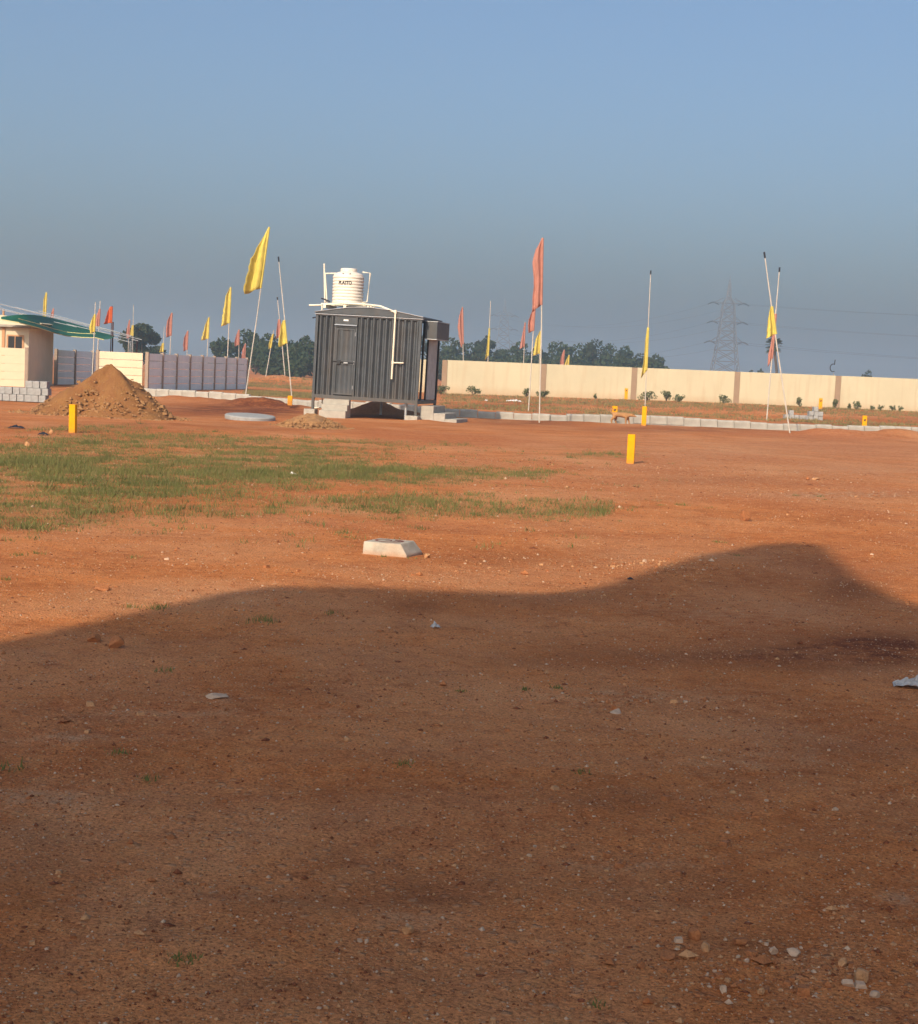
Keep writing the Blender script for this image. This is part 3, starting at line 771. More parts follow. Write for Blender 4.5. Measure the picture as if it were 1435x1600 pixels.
def Lc(zx, zy, y=0.0):                       # from the enlarged picture of the cabin to the cabin's own axes
    base = 1125 + (zx - 140) * .0694
    hp = base - zy
    return Vector(((zx - hp * .040 - 140) * .003525 / math.cos(ROT) - y * math.tan(-ROT), y, hp * .003525))
def pipe(name, label, pts, r, mt, group=None):
    w = [MC @ p_ for p_ in pts]
    b = MB(); b.tube(w, r, 8)
    return tag(b.build(name, mt, None, smooth=False), label, 'pipe', group)
# drain pipe over the roof and down the front
pd = Lc(815, 470, -.05); xs = pd.x
roofy = .5
mn = thing('drain_pipe', 'cream plastic pipe running over the roof and down the cabin front', 'pipe', (0, 0, 0))
b = MB(); b.tube([MC @ Vector(v) for v in ((.06, .55, 2.66), (.6, .5, 2.72), (1.3, .35, 2.72), (1.85, .1, 2.68), (xs, -.07, 2.53))], .03, 8); b.build('roof_run', M['pvc'], mn)
b = MB(); b.tube([MC @ Vector((xs, -.07, 2.56)), MC @ Vector((xs - .008, -.06, .66))], .026, 8); b.build('downpipe', M['pvc'], mn)
b = MB(); b.tube([MC @ Vector((xs, -.06, 1.12)), MC @ Vector((xs + .31, -.06, 1.13))], .02, 8); b.build('branch', M['pvc'], mn)
for z in (2.54, 1.12): 
    b = MB(); b.tube([MC @ Vector((xs, -.07, z - .05)), MC @ Vector((xs, -.07, z + .05))], .036, 8); b.build('coupling', M['pvc'], mn)
# tank platform
b = MB()
for y in (.55, .85, 1.15, 1.45): b.box(-.02, 1.32, y - .05, y + .05, 2.66, 2.70, MC)
for x in (.1, .7, 1.25): b.box(x - .04, x + .04, .45, 1.55, 2.56, 2.658, MC)
tag(b.build('tank_stand', M['pvc'], None), 'cream plank stand under the white tank on the cabin roof', 'stand')
# tank
TX, TY, TZ, TR, TH = .62, 1.0, 2.705, .445, .86
tw = MC @ Vector((TX, TY, TZ))
tank = thing('water_tank', 'white ribbed plastic water tank standing on the cabin roof', 'tank', tw, 0)
tank.scale = (1, 1, 1.06)
prof = [(.42, 0)]
for i in range(9):
    z = .015 + i * .084
    prof += [(TR - .020, z), (TR + .004, z + .016), (TR + .006, z + .042), (TR + .004, z + .068), (TR - .020, z + .083)]
prof += [(TR - .015, .79), (TR - .04, .825), (TR - .14, .865), (.24, .885), (.23, .885)]
MB().lathe(prof, 56).build('body', M['tank'], tank, smooth=True)
MB().lathe([(.235, .88), (.235, .955), (.22, .975), (.0005, .985)], 40).build('lid', M['tank'], tank, smooth=False)
for a in (-108, -80):
    x, y = (TR - .05) * math.cos(R(a)), (TR - .05) * math.sin(R(a))
    b = MB(); b.tube([(x * .97, y * .97, .815), (x * 1.09, y * 1.09, .805)], .024, 10); b.build('inlet', M['galv'], tank)
tcu = bpy.data.curves.new('lettering', 'FONT'); tcu.body = 'PLASTO'; tcu.size = .125; tcu.align_x = 'CENTER'; tcu.extrude = .0015; tcu.offset = .004
to = bpy.data.objects.new('tmp', tcu); col.objects.link(to)
bpy.context.view_layer.update()
tme = bpy.data.meshes.new_from_object(to.evaluated_get(bpy.context.evaluated_depsgraph_get()))
bpy.data.objects.remove(to)
a0 = R(-98)
for v in tme.vertices:
    a = a0 + v.co.x * .86 / TR; rr = TR + .012 + v.co.z
    v.co = (rr * math.cos(a), rr * math.sin(a), .53 + v.co.y)
tme.materials.clear(); tme.materials.append(M['ink'])
lo_ = bpy.data.objects.new('lettering', tme); col.objects.link(lo_); lo_.parent = tank
# pipes about the tank
pipe('vent_pipe', 'tall cream pipe standing left of the water tank', [Lc(205, 40, .9), Lc(216, 380, .9)], .022, M['pvc'])
pipe('vent_pipe', 'slightly leaning cream pipe between the tall pipe and the tank', [Lc(216, 122, .8), Lc(236, 372, .8)], .02, M['pvc'])
pipe('overflow_pipe', 'short level pipe joining the tall pipe to the tank top', [Lc(216, 121, .85), Lc(312, 121, .9)], .02, M['pvc'])
pipe('outlet_pipe', 'bent cream pipe loop on the right side of the tank', [Lc(525, 116, .95), Lc(588, 124, .95), Lc(565, 357, .95), Lc(505, 362, .95)], .022, M['pvc'])
pipe('feed_pipe', 'level cream pipe sticking out left from the cabin roof', [Lc(92, 379, .6), Lc(200, 379, .6)], .026, M['pvc'])
pipe('feed_pipe', 'short upright pipe at the roof corner below the level pipe', [Lc(209, 385, .3), Lc(207, 432, .3)], .024, M['pvc'])
pipe('hose', 'short black hose bent over at the tank foot', [Lc(190, 325, .7), Lc(212, 330, .7), Lc(262, 352, .7)], .02, M['black_scrap'])
pipe('cable_hook', 'small dark hook on the left end of the cabin', [Lc(138, 487, .05), Lc(162, 482, .05)], .018, M['black_scrap'])
pipe('drain_stub', 'thin white drain pipe under the left end of the cabin', [loc_ for loc_ in (Vector((.16, .5, .02)), Vector((.17, .5, -.28)), Vector((-.05, .5, -.31)))], .02, M['pvc'])

# ------------------------------------------------------------------ yellow plot markers
def marker(label, px, Y, w, h, emblem=None, rz=0.0, tilt=0.0, z=None):
    p = foot(px, Y)
    t = thing('plot_marker', label, 'marker', (p.x, p.y, (g1(p.x, p.y) if z is None else z) - .01), rz, 'yellow plot markers')
    t.rotation_euler = (0, tilt, rz)
    b = MB(); b.box(-w / 2, w / 2, -.045, .045, -.12, h); b.build('post', M['yellow_post'], t, bevel=.008)
    if emblem:
        b = MB(); s = w * .26
        b.prism([(-s, h * emblem - s), (s * .2, h * emblem - s), (s, h * emblem - s * .2), (s, h * emblem + s), (-s * .3, h * emblem + s), (-s, h * emblem + s * .3)], 'y', -.048, -.0455)
        b.build('emblem', M['emblem'], t)
marker('yellow plot marker standing alone before the tall soil heap', 114, 29.2, .125, .53, rz=R(-14), tilt=R(-.5))
marker('nearest yellow plot marker on bare soil right of centre', 985, 27.4, .128, .515, rz=R(-10))
marker('yellow plot marker just in front of the kerb beside the dog', 1006, 49.0, .14, .60, rz=R(-10))
marker('low yellow marker half buried in the red soil left of the cabin', 453, 51.2, .15, .19, z=.24)
marker('small yellow marker glimpsed beneath the cabin', 590, 58.5, .15, .36)
marker('yellow marker close to the cream wall by its third pillar', 978, 97.5, .19, .72, emblem=.82)
marker('small yellow marker showing above the tail of the dog', 960, 53.2, .17, .52, emblem=.75)
marker('small yellow marker with dark emblem on the kerb at right', 1350, 55.0, .15, .54, emblem=.72)
marker('yellow marker with emblem behind the grey block stack', 1281.5, 90, .19, .63, emblem=.75)

# ------------------------------------------------------------------ chamfered slab
p = G(613, 869)
slab = thing('plot_slab', 'cream chamfered concrete slab with dark red marking in the foreground', 'slab', (p.x, p.y + .17, g1(p.x, p.y + .17) - .012), R(-19))
ht = .115
prof = [(-.185, 0), (.185, 0), (.185, .03), (.125, ht), (-.185, ht)]
vs = [(x_, -.19 + (.022 * z_ / ht), z_) for x_, z_ in prof] + [(x_ * .96, .19 - (.05 * z_ / ht), z_) for x_, z_ in prof]
fs = [(0, 1, 2, 3, 4), (9, 8, 7, 6, 5)] + [(i, 5 + i, 5 + (i + 1) % 5, (i + 1) % 5) for i in range(5)]
MB().add(vs, fs).build('body', M['slab'], slab, bevel=.007)
b = MB()
n = 40
for k in range(n):
    a0_, a1_ = 2 * math.pi * k / n, 2 * math.pi * (k + 1) / n
    if .2 < (k / n) % 1 < .3 : continue
    b.add([(-.035 + .118 * math.cos(a0_), .105 * math.sin(a0_), ht + .0012), (-.035 + .118 * math.cos(a1_), .105 * math.sin(a1_), ht + .0012),
           (-.035 + .096 * math.cos(a1_), .080 * math.sin(a1_), ht + .0012), (-.035 + .096 * math.cos(a0_), .080 * math.sin(a0_), ht + .0012)], [(3, 2, 1, 0)])
b.build('ring_mark', M['redink'], slab)
b = MB()
for x0, y0, x1, y1, w in ((-.055, -.03, -.035, .045, .012), (-.035, .045, -.01, -.03, .012), (.01, -.03, .01, .05, .012), (.01, .05, .045, .045, .012), (.045, .045, .045, -.03, .012), (.01, .0, .045, .0, .012), (-.05, .0, -.015, .0, .01)):
    d = Vector((x1 - x0, y1 - y0)); d.normalize(); nn = Vector((-d.y, d.x)) * w / 2
    b.add([(x0 + nn.x, y0 + nn.y, ht + .002), (x1 + nn.x, y1 + nn.y, ht + .002), (x1 - nn.x, y1 - nn.y, ht + .002), (x0 - nn.x, y0 - nn.y, ht + .002)], [(3, 2, 1, 0)])
b.build('painted_mark', M['redink'], slab)

# ------------------------------------------------------------------ flags
def flagpole(label, Y, top, ft, f0, f1, wid, colr, mode='fly', side=-1, r=.024, tip=False, pm='pole', seed=0):
    """top: (px,py) of the pole top; ft: (px,py) of the foot; f0,f1: flag span in py along the pole; wid: widths in px from top to bottom."""
    P0 = foot(ft[0], Y); P0 = Vector((P0.x, P0.y, g1(P0.x, P0.y) - .15))
    P1 = at(top[0], top[1], Y)
    t = thing('flag_on_pole', label, 'flag', (P0.x, P0.y, P0.z), 0, 'flags on poles about the field')
    off = P0
    b = MB(); b.tube([P0 - off, (P0.lerp(P1, .5) + Vector((.02 * math.sin(seed), 0, 0))) - off, P1 - off], [r * .72, r * .68, r * .54], 8)
    b.build('pole', M[pm], t)
    if tip:
        d = (P1 - P0).normalized(); b = MB(); b.tube([P1 - off - d * .02, P1 - off + d * .16], r * .95, 8); b.build('tip_cap', M['black_scrap'], t)
    rng = random.Random(seed)
    yf = hor(ft[0]) + F * CAMH / Y
    def onp(py): return P0.lerp(P1, min(1.0, (yf - py) / (yf - top[1])))
    n, k = 18, 9
    pxm = Y / F
    vs, fs = [], []
    ph = rng.uniform(0, 6)
    for i in range(n + 1):
        s = i / n
        hp = onp(f0 + (f1 - f0) * s)
        q = s * (len(wid) - 1); j = min(int(q), len(wid) - 2); w = (wid[j] * (1 - (q - j)) + wid[j + 1] * (q - j)) * pxm
        w *= 1 + .05 * rng.uniform(-1, 1)
        sag = .10 * abs(f1 - f0) * pxm * (s ** 1.5)
        for m_ in range(k + 1):
            c = m_ / k
            fold = .27 * w * math.sin(ph + 7.0 * c + 2.2 * s + 1.3 * math.sin(3 * s)) * min(1, 2.2 * c)
            x = side * w * c
            z = -sag * c * (1.2 if mode == 'fly' else 2.0) - .03 * w * math.sin(9 * c + ph)
            vs.append(hp - off + Vector((x, fold - .012 + (-.35 * w * c if mode == 'fly' else -.5 * w * c), z)))
    for i in range(n):
        for m_ in range(k):
            fs.append((i * (k + 1) + m_, i * (k + 1) + m_ + 1, (i + 1) * (k + 1) + m_ + 1, (i + 1) * (k + 1) + m_))
    o = MB().add(vs, fs).build('cloth', M[colr], t, smooth=True)
    so = o.modifiers.new('sol', 'SOLIDIFY'); so.thickness = .006
    if mode != 'bare':
        b = MB(); b.tube([onp(f0 + (f1 - f0) * s) - off for s in (0, .5, 1)], r * 1.35, 8); b.build('sleeve', M[colr], t)
    return t
flagpole('largest yellow flag on a leaning white pole left of the cabin', 59, (421, 354), (382, 628), 355, 447, (1, 7, 14, 20, 22, 24, 24), 'flag_yellow', r=.03, seed=1)
flagpole('large faded red flag on a white pole right of the cabin', 48.0, (848, 371), (843, 660), 372, 473, (1, 10, 15, 13, 12, 13, 14), 'flag_red', r=.03, seed=2)
flagpole('small red flag on the shorter pole just left of the large red flag', 63, (836, 475), (826, 641), 480, 515, (1, 5, 8, 9, 7), 'flag_red', r=.033, seed=3)
flagpole('tall dark tipped pole with limp yellow flag above the nearest kerb marker', 76, (1017, 428), (1008, 640), 511, 578, (2, 4, 5, 6, 9), 'flag_yellow', r=.034, tip=True, seed=4, mode='limp')
flagpole('bunched yellow flag on the left leaning one of two crossed poles', 49, (1195.5, 402), (1236, 675), 476, 518, (2, 7, 10, 13, 16), 'flag_yellow', r=.032, tip=True, seed=5, mode='limp')
flagpole('thin red flag on the right leaning one of two crossed poles', 64, (1218, 424), (1198, 657), 488, 556, (1, 2, 3, 4, 7, 6), 'flag_red', r=.038, tip=True, seed=6, mode='limp')
flagpole('limp yellow flag low on a backward leaning pole beside the cabin', 58, (436, 408), (458, 632), 497, 532, (2, 6, 8, 11, 11), 'flag_yellow', r=.03, tip=True, seed=7, mode='limp')
flagpole('limp pink flag on the pole behind the limp yellow flag', 112, (434, 468), (446, 594), 500, 527, (2, 4, 6, 7), 'flag_red', r=.05, tip=True, seed=8, mode='limp')
flagpole('small yellow flag on a right leaning pole before the left trees', 120, (428, 516), (414, 590), 522, 543, (1, 3, 4, 3), 'flag_yellow', r=.05, seed=9)
def far(label, Y, x, y0, y1, wid, c, ytop=None, lean=.045, r=.045, seed=0, **k):
    yt = ytop or y0 - 1
    yf = hor(x) + F * CAMH / Y
    flagpole(label, Y, (x, yt), (x - lean * (yf - yt), yf), y0, y1, wid, c, r=r, seed=seed, **k)
far('second largest yellow flag rising behind the shaded plank wall', 92, 361, 449, 503, (1, 7, 9, 11, 12), 'flag_yellow', seed=10, r=.04)
far('medium yellow flag left of the second largest yellow flag', 120, 327, 496, 528, (1, 5, 8, 10), 'flag_yellow', seed=11)
far('tall pink flag above the left part of the shaded plank wall', 118, 269, 489, 523, (1, 6, 8, 7), 'flag_red', seed=12)
far('smaller pink flag between the tall pink and medium yellow flags', 140, 294, 517, 545, (1, 5, 6, 5), 'flag_red', seed=13)
far('small red flag before the left trees above the plank wall', 140, 374, 515, 538, (1, 4, 6, 6), 'flag_red', seed=14, lean=.02)
far('low pink flag at the far end of the shaded plank wall', 150, 384, 537, 560, (1, 4, 5, 5), 'flag_red', seed=15)
far('low yellow flag on a white pole beside the round tree', 150, 257, 535, 548, (2, 4, 5), 'flag_yellow', ytop=510, seed=16)
far('yellow flag standing above the house canopy', 110, 73, 457, 494, (1, 4, 4, 4), 'flag_yellow', seed=17)
far('small pink flag just right of the yellow one above the canopy', 130, 84, 482, 496, (1, 3, 5), 'flag_red', seed=18)
far('yellow flag on the white pole in front of the green tarpaulin', 61, 149.5, 490, 516, (1, 5, 8, 6), 'flag_yellow', ytop=472, seed=19, r=.03)
far('dull red flag crossing behind the white pole at the canopy', 100, 157, 482, 508, (1, 4, 6, 6), 'flag_red', ytop=470, lean=.06, seed=20)
far('bright orange flag above the dark canopy post', 72.5, 175.5, 479, 503, (3, 6, 8, 10), 'flag_orange', seed=21, r=.03, pm='pole_dark')
far('tall bare pole with small yellow flag before the round tree', 150, 209, 507, 523, (2, 4, 5), 'flag_yellow', ytop=476, seed=22, lean=.02)
far('pink flag beside the small yellow flag before the round tree', 150, 203, 500, 526, (1, 3, 4, 3), 'flag_red', seed=23)
far('faded orange flag above the left end of the cream wall', 108, 723, 480, 536, (1, 6, 8, 6, 3), 'flag_red', lean=-.02, seed=24, r=.04)
far('thin yellow flag on a tall bare pole above the cream wall', 112, 767, 512, 554, (1, 2, 3, 5), 'flag_yellow', ytop=470, seed=25, mode='limp')
far('small torn red flag left of the large red flag', 135, 821, 504, 541, (1, 3, 5, 7), 'flag_red', seed=26)
far('yellow flag partly behind the large red flag pole', 125, 845, 517, 552, (1, 7, 9, 10), 'flag_yellow', seed=27)
far('low red flag peeping over the cream wall right of centre', 160, 882, 547, 572, (1, 4, 6, 5), 'flag_red', seed=28)
far('low yellow flag peeping over the cream wall beside the low red one', 160, 889.5, 555, 574, (1, 5, 8), 'flag_yellow', seed=29)

# ------------------------------------------------------------------ trees, shrubs, palm
def leaf_cloud(q, c, rad, n, ls, rng):
    c = np.array(c)
    u = rng.normal(size=(n, 3)); u /= np.linalg.norm(u, axis=1)[:, None]
    rr = rng.uniform(.55, 1.05, n) ** .6
    P = c + u * rr[:, None] * np.array(rad)
    a = rng.normal(size=(n, 3)); a /= np.linalg.norm(a, axis=1)[:, None]
    b = np.cross(a, u + rng.normal(size=(n, 3)) * .8); b /= np.linalg.norm(b, axis=1)[:, None] + 1e-6
    s = (ls * rng.uniform(.6, 1.35, n))[:, None]
    A, B = a * s, b * s * .6
    vs = np.stack([P - A, P - B, P + A, P + B], 1).reshape(-1, 3)
    o = len(q.v)
    q.v += [tuple(v) for v in vs.tolist()]
    q.f += [(o + 4 * i, o + 4 * i + 1, o + 4 * i + 2, o + 4 * i + 3) for i in range(n)]
    q.mi += [0] * n
def tree(name, label, px, ytop, Y, wpx_, mt, seed, n=1500, ls=.22, trunk=.3, group='trees beyond the field', shape=1.0):
    rng = np.random.default_rng(seed)
    p = foot(px, Y); top = at(px, ytop, Y).z
    H = top; w = wpx_ * Y / F / 2
    t = thing(name, label, 'tree', (p.x, p.y, 0), rng.uniform(0, 6), group)
    b = MB(); tr = max(.09, H * .022)
    cz = H * (trunk + (1 - trunk) * .5); ch_ = H * (1 - trunk) / 2
    b.tube([(0, 0, -.3), (.05, .02, H * trunk * .6), (.1, -.05, cz)], [tr, tr * .8, tr * .4], 7)
    lobes = []
    for i in range(13):
        a = rng.uniform(0, 6.28); rr = w * .68 * math.sqrt(rng.uniform(.05, 1)); zz = cz + ch_ * rng.uniform(-.75, .62)
        sc = rng.uniform(.22, .46) * (1.0 - .25 * max(0, (zz - cz) / ch_))
        lobes.append(((rr * math.cos(a), rr * math.sin(a), zz), (w * sc, w * sc, min(ch_ * .62, w * sc * .9) * shape)))
        b.tube([(.06, 0, H * trunk * rng.uniform(.5, 1)), (rr * math.cos(a) * .8, rr * math.sin(a) * .8, zz)], [tr * .4, tr * .1], 5)
    lobes.append(((0, 0, H - ch_ * .42), (w * .45, w * .45, ch_ * .42)))
    b.build('trunk', M['bark'], t)
    q = MB()
    for c, r_ in lobes: leaf_cloud(q, c, r_, int(n / len(lobes)), ls, rng)
    q.build('crown', M[mt], t)
    return t
tree('round_tree', 'dense dark round tree behind the canopy posts', 222, 506, 165, 78, 'leaf_dark', 1, 2600, .26, .12)
for i, (px, yt, Yd, w, lab) in enumerate(((348, 527, 195, 42, 'bushy tree at the left end of the trees behind the plank wall'), (384, 514, 200, 60, 'broad tree behind the foot of the largest yellow flag'),
                                   (418, 521, 190, 52, 'low rounded tree behind the right leaning yellow flag'), (450, 530, 185, 46, 'dark tree behind the limp yellow flag'),
                                   (476, 524, 178, 44, 'tree with ragged top beside the left end of the cabin'), (497, 532, 180, 40, 'tree mostly hidden behind the left end of the cabin'), (400, 545, 185, 46, 'low bush under the broad tree left of the cabin'), (437, 552, 182, 60, 'low dark bush between the leaning flag poles'), (470, 556, 175, 56, 'low bush at the cabin foot by the left trees'))):
    tree('leafy_tree', lab, px, yt, Yd, w * 1.2, 'leaf', 20 + i, 2200, .22, .03)
for i, (px, yt, Yd, w, lab) in enumerate(((668, 520, 235, 60, 'tall tree hidden behind the cabin hood'), (703, 527, 230, 52, 'tree rising just right of the cabin hood'), (735, 534, 235, 54, 'broad tree behind the faded orange flag'), (757, 524, 245, 30, 'narrow taller tree left of the thin yellow flag'),
                                   (785, 545, 250, 54, 'low tree right of the thin yellow flag'), (812, 533, 245, 40, 'tree behind the small torn red flag'), (838, 544, 240, 44, 'low tree behind the large red flag pole'), (868, 532, 250, 54, 'wide tree above the low red and yellow flags'),
                                   (903, 536, 250, 52, 'rounded tree right of the low yellow flag'), (928, 529, 245, 42, 'highest tree of the row over the cream wall'), (951, 536, 250, 40, 'rounded tree next to the highest one of the row'), (974, 539, 255, 34, 'small rounded tree near the end of the row'),
                                   (1000, 550, 250, 40, 'low tree left of the tall dark tipped pole'), (1022, 553, 250, 28, 'small tree just right of the limp yellow flag pole'), (1036, 571, 250, 30, 'last low bush at the right end of the tree row'))):
    tree('leafy_tree', lab, px, yt, Yd, w * 1.3, 'leaf' if i % 3 else 'leaf_dark', 50 + i, 2200, .24, .03)
for i in range(13):                              # low bushes closing the foot of the tree row
    px = 690 + i * 27
    tree('low_bush', f'{ORD[i] if i < 10 else ["eleventh", "twelfth", "thirteenth"][i - 10]} low bush from the left at the foot of the tree row over the wall', px, 553 + .018 * (px - 690) + 5 * math.sin(i * 2.3), 222, 62, 'leaf', 140 + i, 1200, .24, .02, group='low bushes under the tree row')
for i, (px, yt, w, lab) in enumerate(((1172, 578, 16, 'tiny far bush just above the wall left of the palm'), (1186, 577, 22, 'low far bush above the wall beside the palm'), (1355, 578, 20, 'small far tree above the wall near the right edge'), (640, 540, 40, 'tree hidden behind the cabin end'))):
    tree('leafy_tree', lab, px, yt, 300, w, 'leaf_dark', 90 + i, 700, .3, .05)
# palm
p = foot(1211, 215); top = at(1213, 540, 215)
palm = thing('palm_tree', 'lone fan palm standing beyond the cream wall behind the crossed poles', 'tree', (p.x, p.y, 0))
b = MB(); b.tube([(0, 0, -.3), (.05, 0, top.z * .5), (top.x - p.x, 0, top.z)], [.22, .18, .17], 9); b.build('trunk', M['bark'], palm)
q = MB(); rng = np.random.default_rng(7)
for i in range(46):
    a, el = rng.uniform(0, 6.28), rng.uniform(-.75, 1.45)
    d = Vector((math.cos(a) * math.cos(el), math.sin(a) * math.cos(el), math.sin(el)))
    s1 = d.cross(Vector((0, 0, 1))).normalized(); s2 = s1.cross(d)
    c = Vector((top.x - p.x, 0, top.z)); L0 = rng.uniform(.55, .9)
    q.tube([c, c + d * L0], .02, 3)
    for k in range(9):
        f = (k - 4) / 4 * 1.25
        e_ = (d * math.cos(f) + s1 * math.sin(f)).normalized()
        tipp = c + d * L0 + e_ * rng.uniform(.55, .8) + Vector((0, 0, -.12))
        wv = (s1 * math.cos(f) - d * math.sin(f)) * .05
        q.add([c + d * L0, c + d * L0 + e_ * .4 + wv, tipp, c + d * L0 + e_ * .4 - wv], [(0, 1, 2, 3)])
q.build('crown', M['leaf'], palm)

def shrub(label, px, Y, wpx_, hpx, seed, n=170):
    rng = np.random.default_rng(seed)
    p = foot(px, Y); z = g1(p.x, p.y)
    t = thing('shrub', label, 'shrub', (p.x, p.y, z), rng.uniform(0, 6), 'young shrubs planted along the cream wall')
    w, h = wpx_ * Y / F / 2, hpx * Y / F
    b = MB(); q = MB()
    for i in range(10):
        a = rng.uniform(0, 6.28); rr = w * rng.uniform(.15, .9); zz = h * rng.uniform(.22, .86)
        b.tube([(0, 0, -.03), (rr * math.cos(a) * .4, rr * math.sin(a) * .4, zz * .55), (rr * math.cos(a), rr * math.sin(a), zz)], [.014, .01, .005], 5)
        leaf_cloud(q, (rr * math.cos(a), rr * math.sin(a), zz), (w * .38, w * .38, h * .26), max(8, n // 6), .055, rng)
    b.build('stem', M['bark'], t); q.build('leaves', M['shrub_leaf'], t)
for i, a in enumerate((('shrub at the left end of the cream wall beside the cabin', 689, 94, 26, 16, 200), ('rounded shrub before the first panel of the cream wall', 739, 97, 26, 14, 170), ('small shrub at the foot of the shorter red flag pole', 823, 97, 11, 13, 110), ('spreading shrub at the foot of the second wall pillar', 850, 96, 26, 11, 170),
                       ('tiny shrub left of the marker by the wall', 930, 97.5, 6, 8, 50), ('spreading shrub behind the tall dark tipped pole', 1011, 97, 30, 14, 200), ('fuller shrub right of the tall dark tipped pole', 1041, 97, 18, 16, 170), ('low shrub touching the fuller shrub on its right', 1060, 96.5, 18, 11, 150),
                       ('shrub just left of the fourth wall pillar', 1131, 97, 24, 13, 170), ('small shrub right of the crossed poles', 1249, 97, 12, 14, 110), ('shrub at the foot of the fifth wall pillar', 1305, 96.5, 9, 14, 110), ('thin shrub right of the fifth wall pillar', 1327, 97, 7, 9, 60),
                       ('bushy shrub in the last wall panel at right', 1339, 97, 12, 13, 140), ('thin low shrub right of the bushy shrub', 1363, 97, 8, 7, 50), ('second thin low shrub right of the bushy shrub', 1376, 97, 9, 9, 60), ('third thin low shrub right of the bushy shrub', 1394, 97, 10, 9, 70), ('fourth thin low shrub near the right edge', 1406, 97, 8, 8, 60))):
    shrub(a[0], a[1], a[2], a[3], a[4], 300 + i, a[5])

# ------------------------------------------------------------------ pylons and conductors
def pylon(label, Y, px, ytop, ybase_w, H=None):
    p = foot(px, Y); H = at(px, ytop, Y).z
    t = thing('pylon', label, 'pylon', (p.x, p.y, 0), 0, 'lattice power pylons')
    KS = [(0, 1.0), (.42, .585), (.59, .458), (.755, .373), (.81, .136), (.999, .02)]
    lv = [0, .12, .23, .33, .42, .505, .59, .675, .755, .81, .87, .93]
    def hw(s_):
        for (a0_, w0), (a1_, w1) in zip(KS, KS[1:]):
            if s_ <= a1_: return ybase_w * (w0 + (w1 - w0) * (s_ - a0_) / (a1_ - a0_))
    def c(s, i):
        w = hw(s); sx, sy = ((-1, -1), (1, -1), (1, 1), (-1, 1))[i]
        return Vector((sx * w, sy * w, s * H))
    for i in range(4):
        b = MB(); b.tube([c(s, i) for s in lv] + [Vector((0, 0, .97 * H))], .17, 5); b.build('leg', M['pylon'], t)
    b = MB()
    for s0, s1 in zip(lv, lv[1:]):
        for i in range(4):
            j = (i + 1) % 4
            b.tube([c(s0, i), c(s1, j)], .15, 4); b.tube([c(s0, j), c(s1, i)], .15, 4); b.tube([c(s1, i), c(s1, j)], .12, 4)
    b.build('bracing', M['pylon'], t)
    b = MB(); b.tube([(0, 0, .95 * H), (0, 0, H)], .12, 5); b.build('peak', M['pylon'], t)
    tips = []
    for s, arm in ((.405, 6.6), (.585, 6.0), (.755, 6.0)):
        b = MB(); z = s * H; w = hw(s)
        for sg in (-1, 1):
            tip = Vector((sg * arm, 0, z))
            for sy in (-1, 1):
                b.tube([(sg * w, sy * w, z), tip], .12, 4); b.tube([(sg * w, sy * w, z + .045 * H), tip], .12, 4)
            tips.append(tip + p)
        b.build('crossarm', M['pylon'], t)
        for sg in (-1, 1):
            tip = Vector((sg * arm, 0, z))
            q = MB(); q.tube([tip + Vector((-2.3, -.5, -.75)), tip + Vector((-1.0, -.2, -.1)), tip + Vector((0, 0, .15)), tip + Vector((1.0, .2, -.1)), tip + Vector((2.3, .5, -.75))], [.2, .3, .3, .3, .2], 6)
            q.build('insulator', M['insulator'], t)
    return tips
t1 = pylon('near lattice pylon with dark insulators standing beyond the cream wall', 640, 1131, 430, 5.9)
t2 = pylon('faint distant pylon above the trees right of the cabin', 930, 784, 462, 5.9)
wn_ = ['lower left', 'lower right', 'middle left', 'middle right', 'upper left', 'upper right']
for i, (a, c_) in enumerate(zip(t1, t2)):
    e_ = a + Vector((190, -120, -3.0 + .4 * i))
    def sagline(p_, q_, sag):
        return [p_.lerp(q_, k / 14) + Vector((0, 0, -4 * sag * (k / 14) * (1 - k / 14))) for k in range(15)]
    b = MB(); b.tube(sagline(e_, a, 3.2)[:-1] + sagline(a, c_, 8), .032, 4)
    tag(b.build('power_line', M['insulator'], None), f'thin conductor strung from the {wn_[i]} arm end of the near pylon', 'cable', 'conductors on the pylons')
# utility pole behind the wall
p = foot(1306, 108); tp_ = at(1308, 562, 108)
up = thing('utility_pole', 'thin pole with a hooked bracket rising behind the fifth wall pillar', 'pole', (p.x, p.y, 0))
b = MB(); b.tube([(0, 0, -.2), (tp_.x - p.x, 0, tp_.z - .9)], .035, 8); b.build('pole', M['galv'], up)
c = Vector((tp_.x - p.x - .05, 0, tp_.z - .55))
b = MB(); b.tube([c + Vector((.2 * math.cos(a), 0, .26 * math.sin(a))) for a in [R(60 + 10 * k) for k in range(25)]], .03, 6); b.tube([c + Vector((.08, 0, .27)), c + Vector((.1, 0, .55))], .03, 6); b.build('bracket', M['black_scrap'], up)

# ------------------------------------------------------------------ dog
p = foot(969, 50.6)
dm = bpy.data.meshes.new('dog')
J = [((-.20, 0, .46), .105, .115), ((-.05, 0, .45), .10, .11), ((.12, 0, .45), .115, .135), ((.25, 0, .47), .095, .12), ((.36, 0, .46), .06, .075), ((.46, 0, .45), .055, .062), ((.545, 0, .415), .036, .036), ((.595, 0, .395), .026, .026)]
E = [(i, i + 1) for i in range(7)]
def chain(root, pts):
    prev = root
    for c_, rx, ry in pts:
        J.append((c_, rx, ry)); E.append((prev, len(J) - 1)); prev = len(J) - 1
for sy, dx in ((-1, .0), (1, .10)):
    chain(3, [((.22 + dx * .4, sy * .075, .34), .050, .055), ((.21 + dx, sy * .08, .19), .032, .034), ((.215 + dx * 1.25, sy * .08, .04), .026, .026), ((.255 + dx * 1.25, sy * .08, .018), .026, .022)])
